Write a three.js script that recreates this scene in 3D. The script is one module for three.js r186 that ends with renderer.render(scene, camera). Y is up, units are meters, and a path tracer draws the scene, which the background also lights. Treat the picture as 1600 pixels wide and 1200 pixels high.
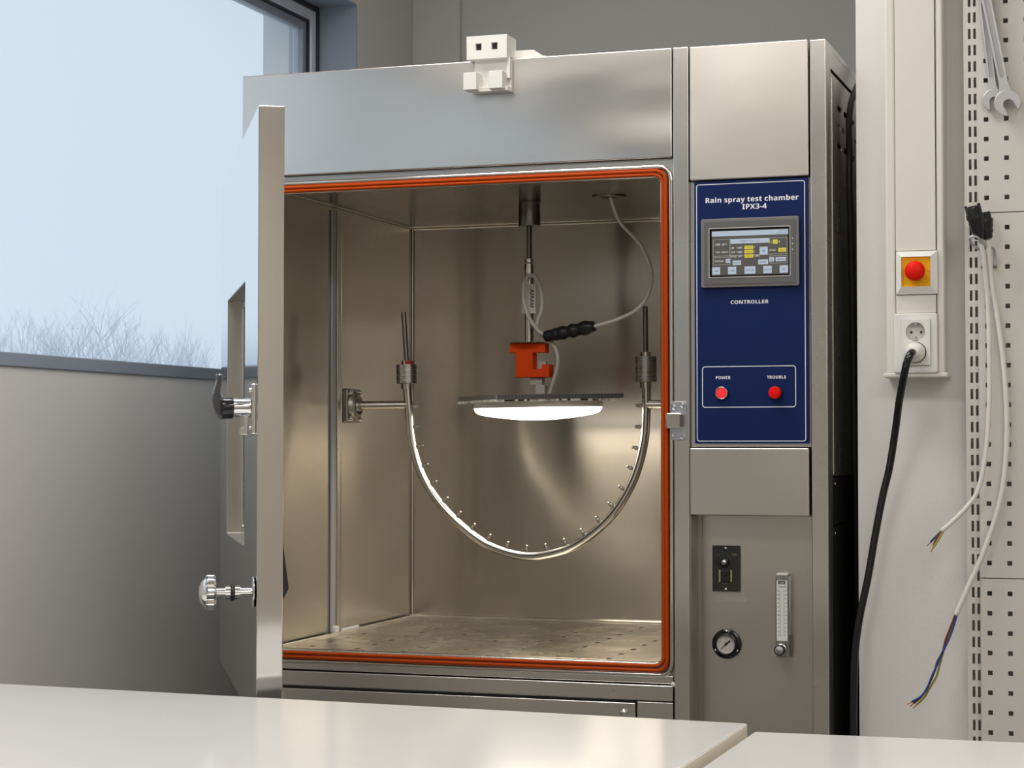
import * as THREE from 'three';
import { RoundedBoxGeometry } from 'three/addons/geometries/RoundedBoxGeometry.js';
import { mergeGeometries, mergeVertices, toCreasedNormals } from 'three/addons/utils/BufferGeometryUtils.js';
import { RectAreaLightUniformsLib } from 'three/addons/lights/RectAreaLightUniformsLib.js';

// ---------------------------------------------------------------- camera, sky, lights, exposure
const scene = new THREE.Scene();
const camera = new THREE.PerspectiveCamera(THREE.MathUtils.radToDeg(2 * Math.atan(600 / 3045)), 1600 / 1200, 0.05, 400);
camera.position.set(1.953, 1.15, 3.9);
camera.rotation.order = 'YXZ';
camera.rotation.set(Math.atan(95 / 3045), THREE.MathUtils.degToRad(18.68), 0);
const renderer = new THREE.WebGLRenderer({ antialias: true });
renderer.toneMapping = THREE.LinearToneMapping;
renderer.toneMappingExposure = 1.0;
renderer.shadowMap.enabled = true;
RectAreaLightUniformsLib.init();
scene.background = new THREE.Color().setRGB(0.69, 0.83, 0.955);        // overcast winter fog outside
const CEILING = 2.95, PANEL_LIGHT = 9, PANEL_GLOW = 2.2, LAMP_LIGHT = 10, LAMP_GLOW = 2.6;
const PANELS = [[0.55, 0.55], [0.6, 2.4], [2.5, 2.6], [2.9, 4.6], [3.9, 3.0]];  // first two panels are added fill for the left wall and niche
const LIGHT_COLOR = new THREE.Color().setRGB(1.0, 0.955, 0.9);
const LAMP_COLOR = new THREE.Color().setRGB(1.0, 0.87, 0.68);
function areaLight(name, color, intensity, w, h, x, y, z) {
  const l = new THREE.RectAreaLight(color, intensity, w, h);
  l.name = name; l.position.set(x, y, z); l.lookAt(x, y - 1, z); scene.add(l);
  return l;
}
for (const [x, z] of PANELS) areaLight('ceiling_panel_light', LIGHT_COLOR, PANEL_LIGHT, 1.16, 0.56, x, CEILING - 0.06, z);
areaLight('test_lamp_light', LAMP_COLOR, LAMP_LIGHT, 0.24, 0.24, 0.54, 1.196, -0.47);

// ---------------------------------------------------------------- helpers
function rng(seed) { let s = seed >>> 0; return () => ((s = (s * 1664525 + 1013904223) >>> 0) / 4294967296); }
const V = (x, y, z) => new THREE.Vector3(x, y, z);
const V2 = (x, y) => new THREE.Vector2(x, y);
function noiseGrid(n, seed) { const r = rng(seed), a = new Float32Array(n * n); for (let i = 0; i < a.length; i++) a[i] = r(); return a; }
function periodic(g, n, u, v) {                                         // tileable value noise, u and v in cells
  const x = Math.floor(u), y = Math.floor(v), s = (t) => t * t * t * (t * (6 * t - 15) + 10);
  const fx = s(u - x), fy = s(v - y), at = (i, j) => g[(((j % n) + n) % n) * n + (((i % n) + n) % n)];
  return (at(x, y) * (1 - fx) + at(x + 1, y) * fx) * (1 - fy) + (at(x, y + 1) * (1 - fx) + at(x + 1, y + 1) * fx) * fy;
}
function dataTexture(w, h, fn, { srgb = false, float = false } = {}) {
  const d = float ? new Float32Array(w * h * 4) : new Uint8Array(w * h * 4);
  for (let j = 0; j < h; j++) for (let i = 0; i < w; i++) {
    let c = fn((i + 0.5) / w, (j + 0.5) / h, i, j); if (typeof c === 'number') c = [c, c, c];
    for (let k = 0; k < 3; k++) d[(j * w + i) * 4 + k] = float ? c[k] : Math.max(0, Math.min(255, Math.round(c[k] * 255)));
    d[(j * w + i) * 4 + 3] = float ? 1 : 255;
  }
  const t = new THREE.DataTexture(d, w, h, THREE.RGBAFormat, float ? THREE.FloatType : THREE.UnsignedByteType);
  t.wrapS = t.wrapT = THREE.RepeatWrapping; t.magFilter = THREE.LinearFilter; t.minFilter = THREE.LinearFilter;
  if (srgb) t.colorSpace = THREE.SRGBColorSpace;
  t.needsUpdate = true;
  return t;
}
function repeated(t, u, v) { const c = t.clone(); c.repeat.set(u, v); c.needsUpdate = true; return c; }
function metres(geometry) {                                             // flat uv in metres by the facing of each triangle
  const g = geometry.index ? geometry.toNonIndexed() : geometry;
  const p = g.attributes.position, n = g.attributes.normal, uv = new Float32Array(p.count * 2);
  for (let t = 0; t < p.count; t += 3) {
    let nx = 0, ny = 0, nz = 0;
    for (let k = 0; k < 3; k++) { nx += n.getX(t + k); ny += n.getY(t + k); nz += n.getZ(t + k); }
    nx = Math.abs(nx); ny = Math.abs(ny); nz = Math.abs(nz);
    for (let k = 0; k < 3; k++) {
      const i = t + k, x = p.getX(i), y = p.getY(i), z = p.getZ(i);
      uv[2 * i] = nx > ny && nx > nz ? z : x; uv[2 * i + 1] = ny > nx && ny > nz ? z : y;
    }
  }
  g.setAttribute('uv', new THREE.BufferAttribute(uv, 2));
  return g;
}
function box(x0, x1, y0, y1, z0, z1, r = 0.002) {
  const w = x1 - x0, h = y1 - y0, d = z1 - z0, rr = Math.min(r, w / 2.5, h / 2.5, d / 2.5);
  const g = rr > 0 ? new RoundedBoxGeometry(w, h, d, 2, rr) : new THREE.BoxGeometry(w, h, d);
  g.translate((x0 + x1) / 2, (y0 + y1) / 2, (z0 + z1) / 2);
  return metres(g);
}
function rectPath(x0, x1, y0, y1, r, P = THREE.Shape) {
  const s = new P();
  if (r <= 0) { s.moveTo(x0, y0); s.lineTo(x1, y0); s.lineTo(x1, y1); s.lineTo(x0, y1); s.closePath(); return s; }
  s.moveTo(x0 + r, y0); s.lineTo(x1 - r, y0); s.absarc(x1 - r, y0 + r, r, -Math.PI / 2, 0);
  s.lineTo(x1, y1 - r); s.absarc(x1 - r, y1 - r, r, 0, Math.PI / 2);
  s.lineTo(x0 + r, y1); s.absarc(x0 + r, y1 - r, r, Math.PI / 2, Math.PI);
  s.lineTo(x0, y0 + r); s.absarc(x0 + r, y0 + r, r, Math.PI, 1.5 * Math.PI);
  return s;
}
function slab(shape, z0, z1, bevel = 0, curveSegments = 6) {           // an extruded outline between two depths
  const g = new THREE.ExtrudeGeometry(shape, { depth: z1 - z0 - 2 * bevel, bevelEnabled: bevel > 0, bevelSize: bevel, bevelThickness: bevel, bevelOffset: -bevel, bevelSegments: 2, curveSegments });
  g.translate(0, 0, z0 + bevel);
  return metres(g);
}
function tube(points, r, { closed = false, segments = 0, sides = 10, tension = 0.5, caps = true } = {}) {
  const c = new THREE.CatmullRomCurve3(points.map((p) => (p.isVector3 ? p : V(...p))), closed, tension === 0.5 ? 'centripetal' : 'catmullrom', tension);
  const n = segments || points.length * 8;
  const parts = [new THREE.TubeGeometry(c, n, r, sides, closed).toNonIndexed()];
  if (!closed && caps) for (const e of [0, 1]) {
    const s = new THREE.SphereGeometry(r, sides, 6).toNonIndexed(); const q = c.getPoint(e); s.translate(q.x, q.y, q.z); parts.push(s);
  }
  return mergeGeometries(parts);
}
function turned(profile, segments = 32) { return new THREE.LatheGeometry(profile.map((p) => V2(...p)), segments).toNonIndexed(); }   // about y
function aim(g, from, towards) {                                        // y axis of g towards a direction, origin moved to from
  g.applyQuaternion(new THREE.Quaternion().setFromUnitVectors(V(0, 1, 0), towards.clone().normalize())); g.translate(from.x, from.y, from.z);
  return g;
}
function rod(a, b, r, sides = 20) {
  const A = V(...a), B = V(...b), d = B.clone().sub(A), l = d.length();
  return aim(turned([[0, 0], [r * 0.9, 0], [r, r * 0.1], [r, l - r * 0.1], [r * 0.9, l], [0, l]], sides), A, d);
}
function hexNut(a, b, r) { const A = V(...a), d = V(...b).sub(A); const g = new THREE.CylinderGeometry(r, r, d.length(), 6).toNonIndexed(); g.translate(0, d.length() / 2, 0); return aim(g, A, d); }
const merge = (...g) => mergeGeometries(g.flat().map((x) => { const y = x.index ? x.toNonIndexed() : x; for (const k of Object.keys(y.attributes)) if (!['position', 'normal', 'uv'].includes(k)) y.deleteAttribute(k); y.clearGroups?.(); return y; }));

const counts = {};
function numbered(n) { counts[n] = (counts[n] ?? -1) + 1; return counts[n] ? `${n}_${String(counts[n]).padStart(3, '0')}` : n; }
function dress(m) { m.castShadow = true; m.receiveShadow = true; return m; }
function thing(name, label, category, [x, y, z], group) {
  const o = new THREE.Group(); o.name = numbered(name); o.position.set(x, y, z);
  o.userData = { label, category }; if (group) o.userData.group = group;
  scene.add(o); return o;
}
function part(parent, name, geometry, material, label) {                // geometry given in room coordinates
  let root = parent; while (root.parent && root.parent !== scene) root = root.parent;
  geometry.translate(-root.position.x, -root.position.y, -root.position.z);
  const m = dress(new THREE.Mesh(geometry, material)); m.name = name; parent.add(m);
  if (label) m.userData.label = label;
  return m;
}
function single(name, label, category, geometry, material) {
  geometry.computeBoundingBox(); const b = geometry.boundingBox, c = V((b.min.x + b.max.x) / 2, b.min.y, (b.min.z + b.max.z) / 2);
  geometry.translate(-c.x, -c.y, -c.z);
  const m = dress(new THREE.Mesh(geometry, material)); m.name = numbered(name); m.position.copy(c); m.userData = { label, category }; scene.add(m);
  return m;
}
function structure(name, geometry, material) {
  const m = dress(new THREE.Mesh(geometry, material)); m.name = name; m.userData.kind = 'structure'; scene.add(m); return m;
}
function canvas(w, h, draw, srgb = true) {
  const c = document.createElement('canvas'); c.width = w; c.height = h; draw(c.getContext('2d'), w, h);
  const t = new THREE.CanvasTexture(c); if (srgb) t.colorSpace = THREE.SRGBColorSpace; t.magFilter = THREE.LinearFilter; return t;
}

// ---------------------------------------------------------------- materials
const N8 = noiseGrid(8, 11), N16 = noiseGrid(16, 12), N32 = noiseGrid(32, 13), N64 = noiseGrid(64, 14), N128 = noiseGrid(128, 15), N256 = noiseGrid(256, 16);
const steelBump = dataTexture(256, 256, (u, v) => 0.62 * periodic(N8, 4, u * 4, v * 4) + 0.26 * periodic(N8, 8, u * 8, v * 8), { float: true });
const steelRough = dataTexture(512, 512, (u, v) => {
  const streak = periodic(N256, 256, u * 6, v * 256) * 0.5 + periodic(N128, 128, u * 3, v * 128) * 0.5;
  const smudge = periodic(N8, 8, u * 8, v * 8) * 0.8 + periodic(N16, 16, u * 16, v * 16) * 0.2;
  return 0.62 + 0.02 * (streak - 0.5) + 0.12 * (smudge - 0.5);
});
const longBump = dataTexture(256, 256, (u, v) => 0.7 * periodic(N8, 2, u * 2, v * 2) + 0.3 * periodic(N16, 4, u * 4, v * 4) + 0.05 * periodic(N8, 8, u * 8, v * 8), { float: true });
const M = {};
function steel(rgb, rough, bump, aniso, upright = false, long = false) {
  return new THREE.MeshPhysicalMaterial({ color: new THREE.Color().setRGB(...rgb), metalness: 1, roughness: rough / 0.62, roughnessMap: steelRough, bumpMap: long ? repeated(longBump, 0.8, 2) : steelBump, bumpScale: bump, anisotropy: aniso, anisotropyRotation: upright ? Math.PI / 2 : 0 });
}
const matte = (rgb, roughness, specularIntensity) => new THREE.MeshPhysicalMaterial({ color: new THREE.Color().setRGB(...rgb), roughness, specularIntensity });
const plain = (rgb, roughness = 0.5, extra = {}) => new THREE.MeshStandardMaterial({ color: new THREE.Color().setRGB(...rgb), roughness, ...extra });
M.steel = steel([0.69, 0.665, 0.63], 0.27, 0.004, 0.2);
M.headerSteel = steel([0.67, 0.64, 0.605], 0.25, 0.013, 0.2, false, true);
M.coverSteel = steel([0.63, 0.595, 0.545], 0.3, 0.004, 0.5, true);
M.linerSteel = steel([0.56, 0.525, 0.47], 0.21, 0.003, 0.85, true);
M.traySteel = steel([0.7, 0.66, 0.59], 0.3, 0.002, 0.2);
M.traySteel.map = dataTexture(512, 512, (u, v) => {                      // swirled water marks left on the tray
  const a = periodic(N8, 8, u * 8, v * 8), b = periodic(N16, 16, u * 16 + 5, v * 16 + 3), w = periodic(N32, 32, u * 8 + 3 * a + 30, v * 24 + 6 * b + 30);
  const t = 0.84 + 0.3 * (Math.abs(Math.sin(9 * w + 5 * a)) - 0.5) * Math.min(1, 1.6 * b) + 0.12 * (b - 0.5); return [t, t * 0.99, t * 0.965];
}, { srgb: true });
M.doorSteel = steel([0.88, 0.88, 0.88], 0.1, 0.0006, 0.1);
M.linerRough = steel([0.6, 0.56, 0.51], 0.5, 0.001, 0.1);
M.darkSteel = steel([0.42, 0.41, 0.395], 0.45, 0.002, 0.2);
M.polished = plain([0.72, 0.7, 0.66], 0.16, { metalness: 1 });
M.chrome = plain([0.82, 0.82, 0.82], 0.08, { metalness: 1 });
M.zinc = plain([0.55, 0.57, 0.6], 0.35, { metalness: 1 });
M.castIron = plain([0.4, 0.38, 0.34], 0.4, { metalness: 0.9 });
M.postSteel = plain([0.36, 0.345, 0.33], 0.28, { metalness: 1 });
M.gunmetal = plain([0.2, 0.19, 0.18], 0.35, { metalness: 1 });
M.turnedSteel = plain([0.5, 0.48, 0.46], 0.38, { metalness: 1, roughnessMap: dataTexture(4, 128, (u, v, i, j) => 0.5 + 0.5 * N128[j]) });
M.silicone = new THREE.MeshPhysicalMaterial({ color: new THREE.Color().setRGB(0.45, 0.057, 0.003), roughness: 0.55, specularIntensity: 0.3 });
M.gripBlack = new THREE.MeshPhysicalMaterial({ color: new THREE.Color().setRGB(0.03, 0.032, 0.037), roughness: 0.2, clearcoat: 1, clearcoatRoughness: 0.04, ior: 1.7 });
M.black = plain([0.012, 0.012, 0.013], 0.4);
M.blackPanel = plain([0.008, 0.008, 0.008], 0.55);
M.blackGloss = plain([0.012, 0.012, 0.014], 0.13);
M.whitePrint = plain([0.72, 0.705, 0.665], 0.55, { bumpMap: dataTexture(4, 256, (u, v) => 0.5 + 0.5 * Math.sin(v * 2 * Math.PI * 64)), bumpScale: 0.0001 });
M.whitePlastic = plain([0.8, 0.79, 0.76], 0.35);
M.whiteCable = plain([0.76, 0.74, 0.7], 0.45);
M.greyCable = plain([0.6, 0.58, 0.54], 0.5);
M.orangePrint = matte([0.85, 0.075, 0.005], 0.6, 0.3);
M.caulk = plain([0.7, 0.71, 0.7], 0.7);
M.copper = plain([0.75, 0.36, 0.2], 0.3, { metalness: 1 });
M.brownWire = plain([0.16, 0.035, 0.014], 0.45);
M.blueWire = plain([0.015, 0.05, 0.25], 0.45);
M.earthWire = plain([0.38, 0.33, 0.05], 0.45);
const wallBump = dataTexture(256, 256, (u, v) => 0.5 * periodic(N128, 128, u * 128, v * 128) + 0.3 * periodic(N64, 64, u * 64, v * 64) + 0.2 * periodic(N256, 256, u * 256, v * 256));
const paint = (rgb, rough = 0.85, bump = 0.0002) => plain(rgb, rough, { bumpMap: repeated(wallBump, 2.5, 2.5), bumpScale: bump });
M.wallWhite = paint([0.74, 0.725, 0.7]);
M.wallGrey = paint([0.62, 0.605, 0.58], 0.45, 0.00012);
M.wallNiche = paint([0.58, 0.57, 0.545], 0.85, 0.0002);
M.wallBeige = paint([0.52, 0.475, 0.41]);
M.ceilingWhite = paint([0.8, 0.79, 0.76]);
M.frameGrey = plain([0.25, 0.285, 0.34], 0.4);
M.frameDark = plain([0.015, 0.017, 0.022], 0.4);
M.frameLight = plain([0.66, 0.71, 0.78], 0.3);
M.perfSheet = plain([0.66, 0.64, 0.6], 0.4);
M.trunk = plain([0.76, 0.73, 0.67], 0.4);
M.laminate = plain([0.79, 0.79, 0.775], 0.18, { roughnessMap: dataTexture(256, 256, (u, v) => 0.85 + 0.12 * (periodic(N8, 8, u * 8, v * 8) - 0.5)) });
M.edgeBand = plain([0.74, 0.69, 0.58], 0.45);
M.tableLeg = plain([0.3, 0.3, 0.3], 0.4, { metalness: 0.8 });

// ---------------------------------------------------------------- the room
const X0 = -0.3, XR = 4.6, ZB = -1.8, ZF = 5.6, WT = 0.3;
const SILL = 1.34, HEAD = 2.44, WZ0 = -1.335, WZ1 = 4.9;
structure('floor', box(X0 - WT, XR + WT, -0.2, 0, ZB - WT, ZF + WT, 0), plain([0.24, 0.235, 0.225], 0.35, { bumpMap: wallBump, bumpScale: 0.0003 }));
structure('ceiling', box(X0 - WT, XR + WT, CEILING, CEILING + 0.2, ZB - WT, ZF + WT, 0), M.ceilingWhite);
structure('wall_left', merge(
  box(X0 - WT, X0 - 0.112, 0, SILL - 0.11, ZB - WT, ZF + WT, 0), box(X0 - 0.112, X0, 0, SILL - 0.03, ZB - WT, ZF + WT, 0), box(X0 - WT, X0, HEAD, CEILING, ZB - WT, ZF + WT, 0),
  box(X0 - WT, X0, SILL - 0.03, HEAD, ZB - WT, WZ0, 0), box(X0 - WT, X0, SILL - 0.03, HEAD, WZ1, ZF + WT, 0)), M.wallGrey);
structure('wall_back', box(X0, 1.3528, 0, CEILING, ZB - WT, ZB, 0), M.wallNiche);
structure('wall_partition', box(1.3528, XR, 0, CEILING, ZB - WT, -0.06, 0), M.wallWhite);
structure('wall_right', box(XR, XR + WT, 0, CEILING, ZB - WT, ZF + WT, 0), M.wallBeige);
structure('wall_rear', box(X0, XR, 0, CEILING, ZF, ZF + WT, 0), M.wallBeige);
structure('trim_1', box(X0, -0.14, 0, CEILING, ZB, ZB + 0.02, 0.003), M.wallNiche);

{ // window in the left wall, deep grey reveal, one mullion
  const w = new THREE.Group(); w.name = 'window_1'; w.userData.kind = 'structure'; scene.add(w);
  const xf = X0 - 0.115, mid = 1.75;
  part(w, 'sill_board', box(xf + 0.001, X0 + 0.004, SILL - 0.03, SILL, WZ0, WZ1, 0.003), M.frameGrey);
  part(w, 'reveal_lining', box(xf - 0.1, X0 + 0.002, SILL, HEAD, WZ0 - 0.004, WZ0 + 0.002, 0.001), M.frameGrey);
  part(w, 'reveal_lining', box(xf - 0.1, X0 + 0.002, HEAD - 0.002, HEAD + 0.004, WZ0, WZ1, 0.001), M.frameGrey);
  part(w, 'reveal_lining', box(xf - 0.1, X0 + 0.002, SILL, HEAD, WZ1 - 0.002, WZ1 + 0.004, 0.001), M.frameGrey);
  for (const [za, zb] of [[WZ0 + 0.002, mid - 0.03], [mid + 0.03, WZ1 - 0.002]]) {
    const bars = (x0, x1, a, b, ya, yb) => merge(box(x0, x1, ya, yb, za + a, za + b), box(x0, x1, ya, yb, zb - b, zb - a), box(x0, x1, yb - (b - a) , yb, za + b, zb - b), box(x0, x1, ya, ya + (b - a), za + b, zb - b));
    part(w, 'outer_frame', bars(xf - 0.06, xf, 0, 0.014, SILL - 0.085, HEAD - 0.002), M.frameDark);
    part(w, 'sash_frame', bars(xf - 0.066, xf - 0.006, 0.014, 0.044, SILL - 0.071, HEAD - 0.016), M.frameLight);
    part(w, 'glazing_seal', bars(xf - 0.05, xf - 0.012, 0.044, 0.05, SILL - 0.041, HEAD - 0.046), M.frameDark);
    part(w, 'spacer_strip', bars(xf - 0.05, xf - 0.02, 0.05, 0.075, SILL - 0.034, HEAD - 0.052), M.frameGrey);
    const pane = new THREE.PlaneGeometry(zb - za - 0.1, HEAD - SILL + 0.02); pane.rotateY(Math.PI / 2); pane.translate(xf - 0.035, (SILL + HEAD) / 2, (za + zb) / 2);
    part(w, 'pane', pane, new THREE.MeshPhysicalMaterial({ color: 0xffffff, transmission: 1, thickness: 0, roughness: 0.5, ior: 1.5 }));
  }
  part(w, 'mullion', box(xf - 0.08, xf + 0.02, SILL, HEAD, mid - 0.03, mid + 0.03), M.frameGrey);
}

// outside: snow, and trees whose pale colour paints in the haze
structure('snow_ground', box(-260, X0 - WT - 0.1, -0.3, -0.1, -260, 120, 0), plain([0.9, 0.92, 0.95], 0.9));
{
  const g = new THREE.SphereGeometry(1, 48, 24).toNonIndexed(); g.scale(60, 8.3, 40); g.translate(-72, -1.5, -158);
  structure('snow_hill', g, plain([0.9, 0.92, 0.95], 0.95));
}
const hazeTones = [plain([0.52, 0.57, 0.64], 0.9), plain([0.58, 0.63, 0.69], 0.9), plain([0.47, 0.52, 0.6], 0.9)];  // pale blue-grey puts the distance haze into the tree colour
function tree(x, z, y0, h, spread, seed, label, category = 'tree') {
  const r = rng(seed), trunk = [], twigs = [];
  const cone = (a, b, r0, r1, list) => { const d = b.clone().sub(a), g = new THREE.CylinderGeometry(r1, r0, d.length(), 4, 1, true).toNonIndexed(); g.translate(0, d.length() / 2, 0); list.push(aim(g, a, d)); };
  function grow(a, dir, len, rad, level) {
    const b = a.clone().addScaledVector(dir, len); cone(a, b, rad, rad * 0.6, level < 2 ? trunk : twigs);
    if (level >= 5) return;
    const n = level === 0 ? 5 : level < 3 ? 3 : 2;
    for (let i = 0; i < n; i++) {
      const ang = r() * Math.PI * 2, tilt = (0.25 + 0.5 * r()) * spread;
      const side = V(Math.cos(ang), 0, Math.sin(ang)), d = dir.clone().multiplyScalar(Math.cos(tilt)).addScaledVector(side, Math.sin(tilt)); d.y += 0.25; d.normalize();
      grow(a.clone().addScaledVector(dir, len * (0.45 + 0.55 * r())), d, len * (0.62 + 0.2 * r()), rad * 0.55, level + 1);
    }
  }
  grow(V(x, y0, z), V(0, 1, 0), h * 0.36, h * 0.011, 0);
  const t = thing('bare_tree', label, category, [x, y0, z], 'trees paled for haze outside the window');
  const m = hazeTones[seed % 3];
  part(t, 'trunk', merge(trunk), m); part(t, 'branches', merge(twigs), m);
}
{
  const TREE = 'bare tree coloured pale for haze beyond the window';
  const r = rng(77), c = Math.cos(0.326), sn = Math.sin(0.326);
  const order = [5, 12, 1, 18, 9, 14, 3, 20, 7, 16, 0, 11, 19, 4, 13, 8, 17, 2, 10, 15, 6];
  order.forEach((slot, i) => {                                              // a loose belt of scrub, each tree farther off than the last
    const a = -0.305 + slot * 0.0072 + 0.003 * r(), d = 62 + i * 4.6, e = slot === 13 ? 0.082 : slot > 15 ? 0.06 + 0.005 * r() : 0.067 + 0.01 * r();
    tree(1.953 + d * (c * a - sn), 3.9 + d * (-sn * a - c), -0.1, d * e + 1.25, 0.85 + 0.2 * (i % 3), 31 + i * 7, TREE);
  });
}

// ---------------------------------------------------------------- ceiling light panels
PANELS.forEach(([x, z], i) => {
  const t = thing('ceiling_light', ['added ceiling fill panel nearest the open chamber door', 'added ceiling fill panel midway along the window wall', 'ceiling light panel above the perforated panels', 'ceiling light panel in the middle of the rear room', 'ceiling light panel nearest the right room wall'][i], 'ceiling light', [x, CEILING - 0.05, z], 'ceiling light panels');
  const ring = rectPath(x - 0.62, x + 0.62, -z - 0.32, -z + 0.32, 0.01); ring.holes.push(rectPath(x - 0.59, x + 0.59, -z - 0.29, -z + 0.29, 0.005, THREE.Path));
  const f = slab(ring, 0, 0.05, 0.003); f.rotateX(-Math.PI / 2); f.translate(0, CEILING - 0.051, 0); part(t, 'frame', f, M.whitePlastic);
  part(t, 'diffuser', box(x - 0.588, x + 0.588, CEILING - 0.04, CEILING - 0.03, z - 0.288, z + 0.288, 0.002), plain([0.8, 0.8, 0.8], 0.5, { emissive: LIGHT_COLOR, emissiveIntensity: PANEL_GLOW }));
});

// ---------------------------------------------------------------- the test chamber
const chamber = thing('test_chamber', 'large stainless steel rain spray test chamber with its door swung open', 'test chamber', [0.65, 0, -0.575]);
const CP = (n, g, m, l) => part(chamber, n, g, m, l);
// outer skin
CP('header_panel', box(0, 0.983, 1.7435, 1.971, -0.045, 0, 0.003), M.headerSteel);
CP('top_panel', box(0.001, 1.301, 1.955, 1.969, -1.15, -0.046, 0.002), M.steel);
CP('left_panel', box(0, 0.012, 0.1, 1.954, -1.15, -0.0455, 0.002), M.steel);
CP('back_panel', box(0.013, 1.29, 0.1, 1.954, -1.15, -1.138, 0.002), M.steel);
CP('center_post', box(0.985, 1.018, 0.1, 1.971, -0.066, 0, 0.0025), M.steel);
CP('right_post', box(1.2685, 1.302, 0.1, 1.9685, -0.058, 0, 0.003), M.steel);
CP('upper_cover', box(1.0205, 1.2663, 1.6925, 1.9695, -0.03, 0.002, 0.003), M.coverSteel);
CP('lower_cover', box(1.0185, 1.2645, 1.006, 1.1435, -0.03, 0.002, 0.003), M.coverSteel);
CP('side_frame', box(1.29, 1.302, 1.9185, 1.954, -1.13, -0.0585, 0.001), M.steel);
{
  const s = rectPath(0.0, 1.07, 1.086, 1.912, 0.004);                     // along the depth, seen from the right
  const slot = (a, y, l) => s.holes.push(rectPath(a, a + l, y - 0.006, y + 0.006, 0.0055, THREE.Path));
  for (let k = 0; k < 9; k++) { slot(0.085 + k * 0.085, 1.853, 0.058); slot(0.085 + k * 0.085, 1.775, 0.058); }
  for (let k = 0; k < 14; k++) slot(0.095 + k * 0.055, 1.815, 0.028);
  const g = slab(s, 0, 0.004, 0.0008); g.rotateY(Math.PI / 2); g.translate(1.297, 0, -0.06);
  CP('side_panel', metres(g), M.steel, 'brushed side panel with rows of cooling slots');
  CP('side_panel_edge', rod([1.3025, 1.09, -0.0645], [1.3025, 1.9, -0.0645], 0.0015, 8), M.polished);
}
CP('lower_side_panel', box(1.292, 1.3012, 0.9865, 1.083, -1.13, -0.06, 0.002), M.blackPanel, 'black lower side panel');
CP('lower_side_panel', box(1.292, 1.3012, 0.2, 0.9835, -1.13, -0.06, 0.002), M.blackPanel, 'black lower side panel');
for (const y of [1.07, 0.97]) CP('side_screw', aim(turned([[0, 0], [0.004, 0], [0.003, 0.003], [0, 0.0035]], 12), V(1.3012, y, -0.08), V(1, 0, 0)), M.polished);
CP('plinth', box(0.03, 1.27, 0.02, 0.1, -1.1, -0.05, 0.004), M.darkSteel);
// frame round the opening, with its rolled bead
{
  const s = rectPath(0.0, 0.983, 0.6585, 1.7425, 0); s.holes.push(rectPath(0.06, 0.9585, 0.699, 1.7075, 0.012, THREE.Path));
  CP('opening_frame', slab(s, -0.045, -0.011, 0), M.darkSteel);
  const bead = (x0, x1, y0, y1, r, z, rad) => {
    const pts = []; const q = (cx, cy, a) => { for (let k = 0; k <= 6; k++) { const t = a + (k / 6) * Math.PI / 2; pts.push(V(cx + r * Math.cos(t), cy + r * Math.sin(t), z)); } };
    q(x1 - r, y1 - r, 0); q(x0 + r, y1 - r, Math.PI / 2); q(x0 + r, y0 + r, Math.PI); q(x1 - r, y0 + r, 1.5 * Math.PI);
    const loop = new THREE.CurvePath(); for (let i = 0; i < pts.length; i++) loop.add(new THREE.LineCurve3(pts[i], pts[(i + 1) % pts.length]));
    return new THREE.TubeGeometry(loop, 0x190, rad, 10, true).toNonIndexed();
  };
  CP('rolled_bead', merge(bead(0.042, 0.9785, 0.677, 1.7255, 0.024, -0.0065, 0.0055)), M.polished);
  CP('inner_lip', merge(bead(0.0605, 0.9585, 0.6995, 1.7055, 0.014, -0.006, 0.0022)), M.polished);
  CP('door_gasket', merge(bead(0.0525, 0.969, 0.6866, 1.7167, 0.02, -0.002, 0.0041), bead(0.0585, 0.9625, 0.6956, 1.709, 0.018, -0.002, 0.0037)), M.silicone, 'orange silicone door gasket');
  CP('lower_ledge', box(0.0, 0.982, 0.659, 0.6765, -0.03, -0.004, 0.003), M.steel);
}
CP('front_rail', box(0.0, 0.982, 0.6245, 0.6565, -0.04, 0, 0.0025), M.steel);
CP('lower_drawer', box(0.025, 0.9025, 0.2, 0.6185, -0.025, 0, 0.0025), M.steel);
CP('lower_block', box(0.9055, 0.982, 0.2, 0.622, -0.03, -0.001, 0.002), M.steel);
CP('lower_back', box(0.0, 0.984, 0.1, 0.6235, -0.06, -0.041, 0.001), M.darkSteel);
CP('drawer_screw', aim(turned([[0, 0], [0.008, 0], [0.0075, 0.004], [0.004, 0.007], [0, 0.008]], 20), V(0.8783, 0.5985, 0), V(0, 0, 1)), M.chrome);
CP('sealant_blob', (() => { const g = new THREE.SphereGeometry(0.0045, 12, 8).toNonIndexed(); g.scale(1, 1.2, 0.6); g.translate(0.9825, 0.6595, 0.001); return g; })(), M.caulk);
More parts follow.
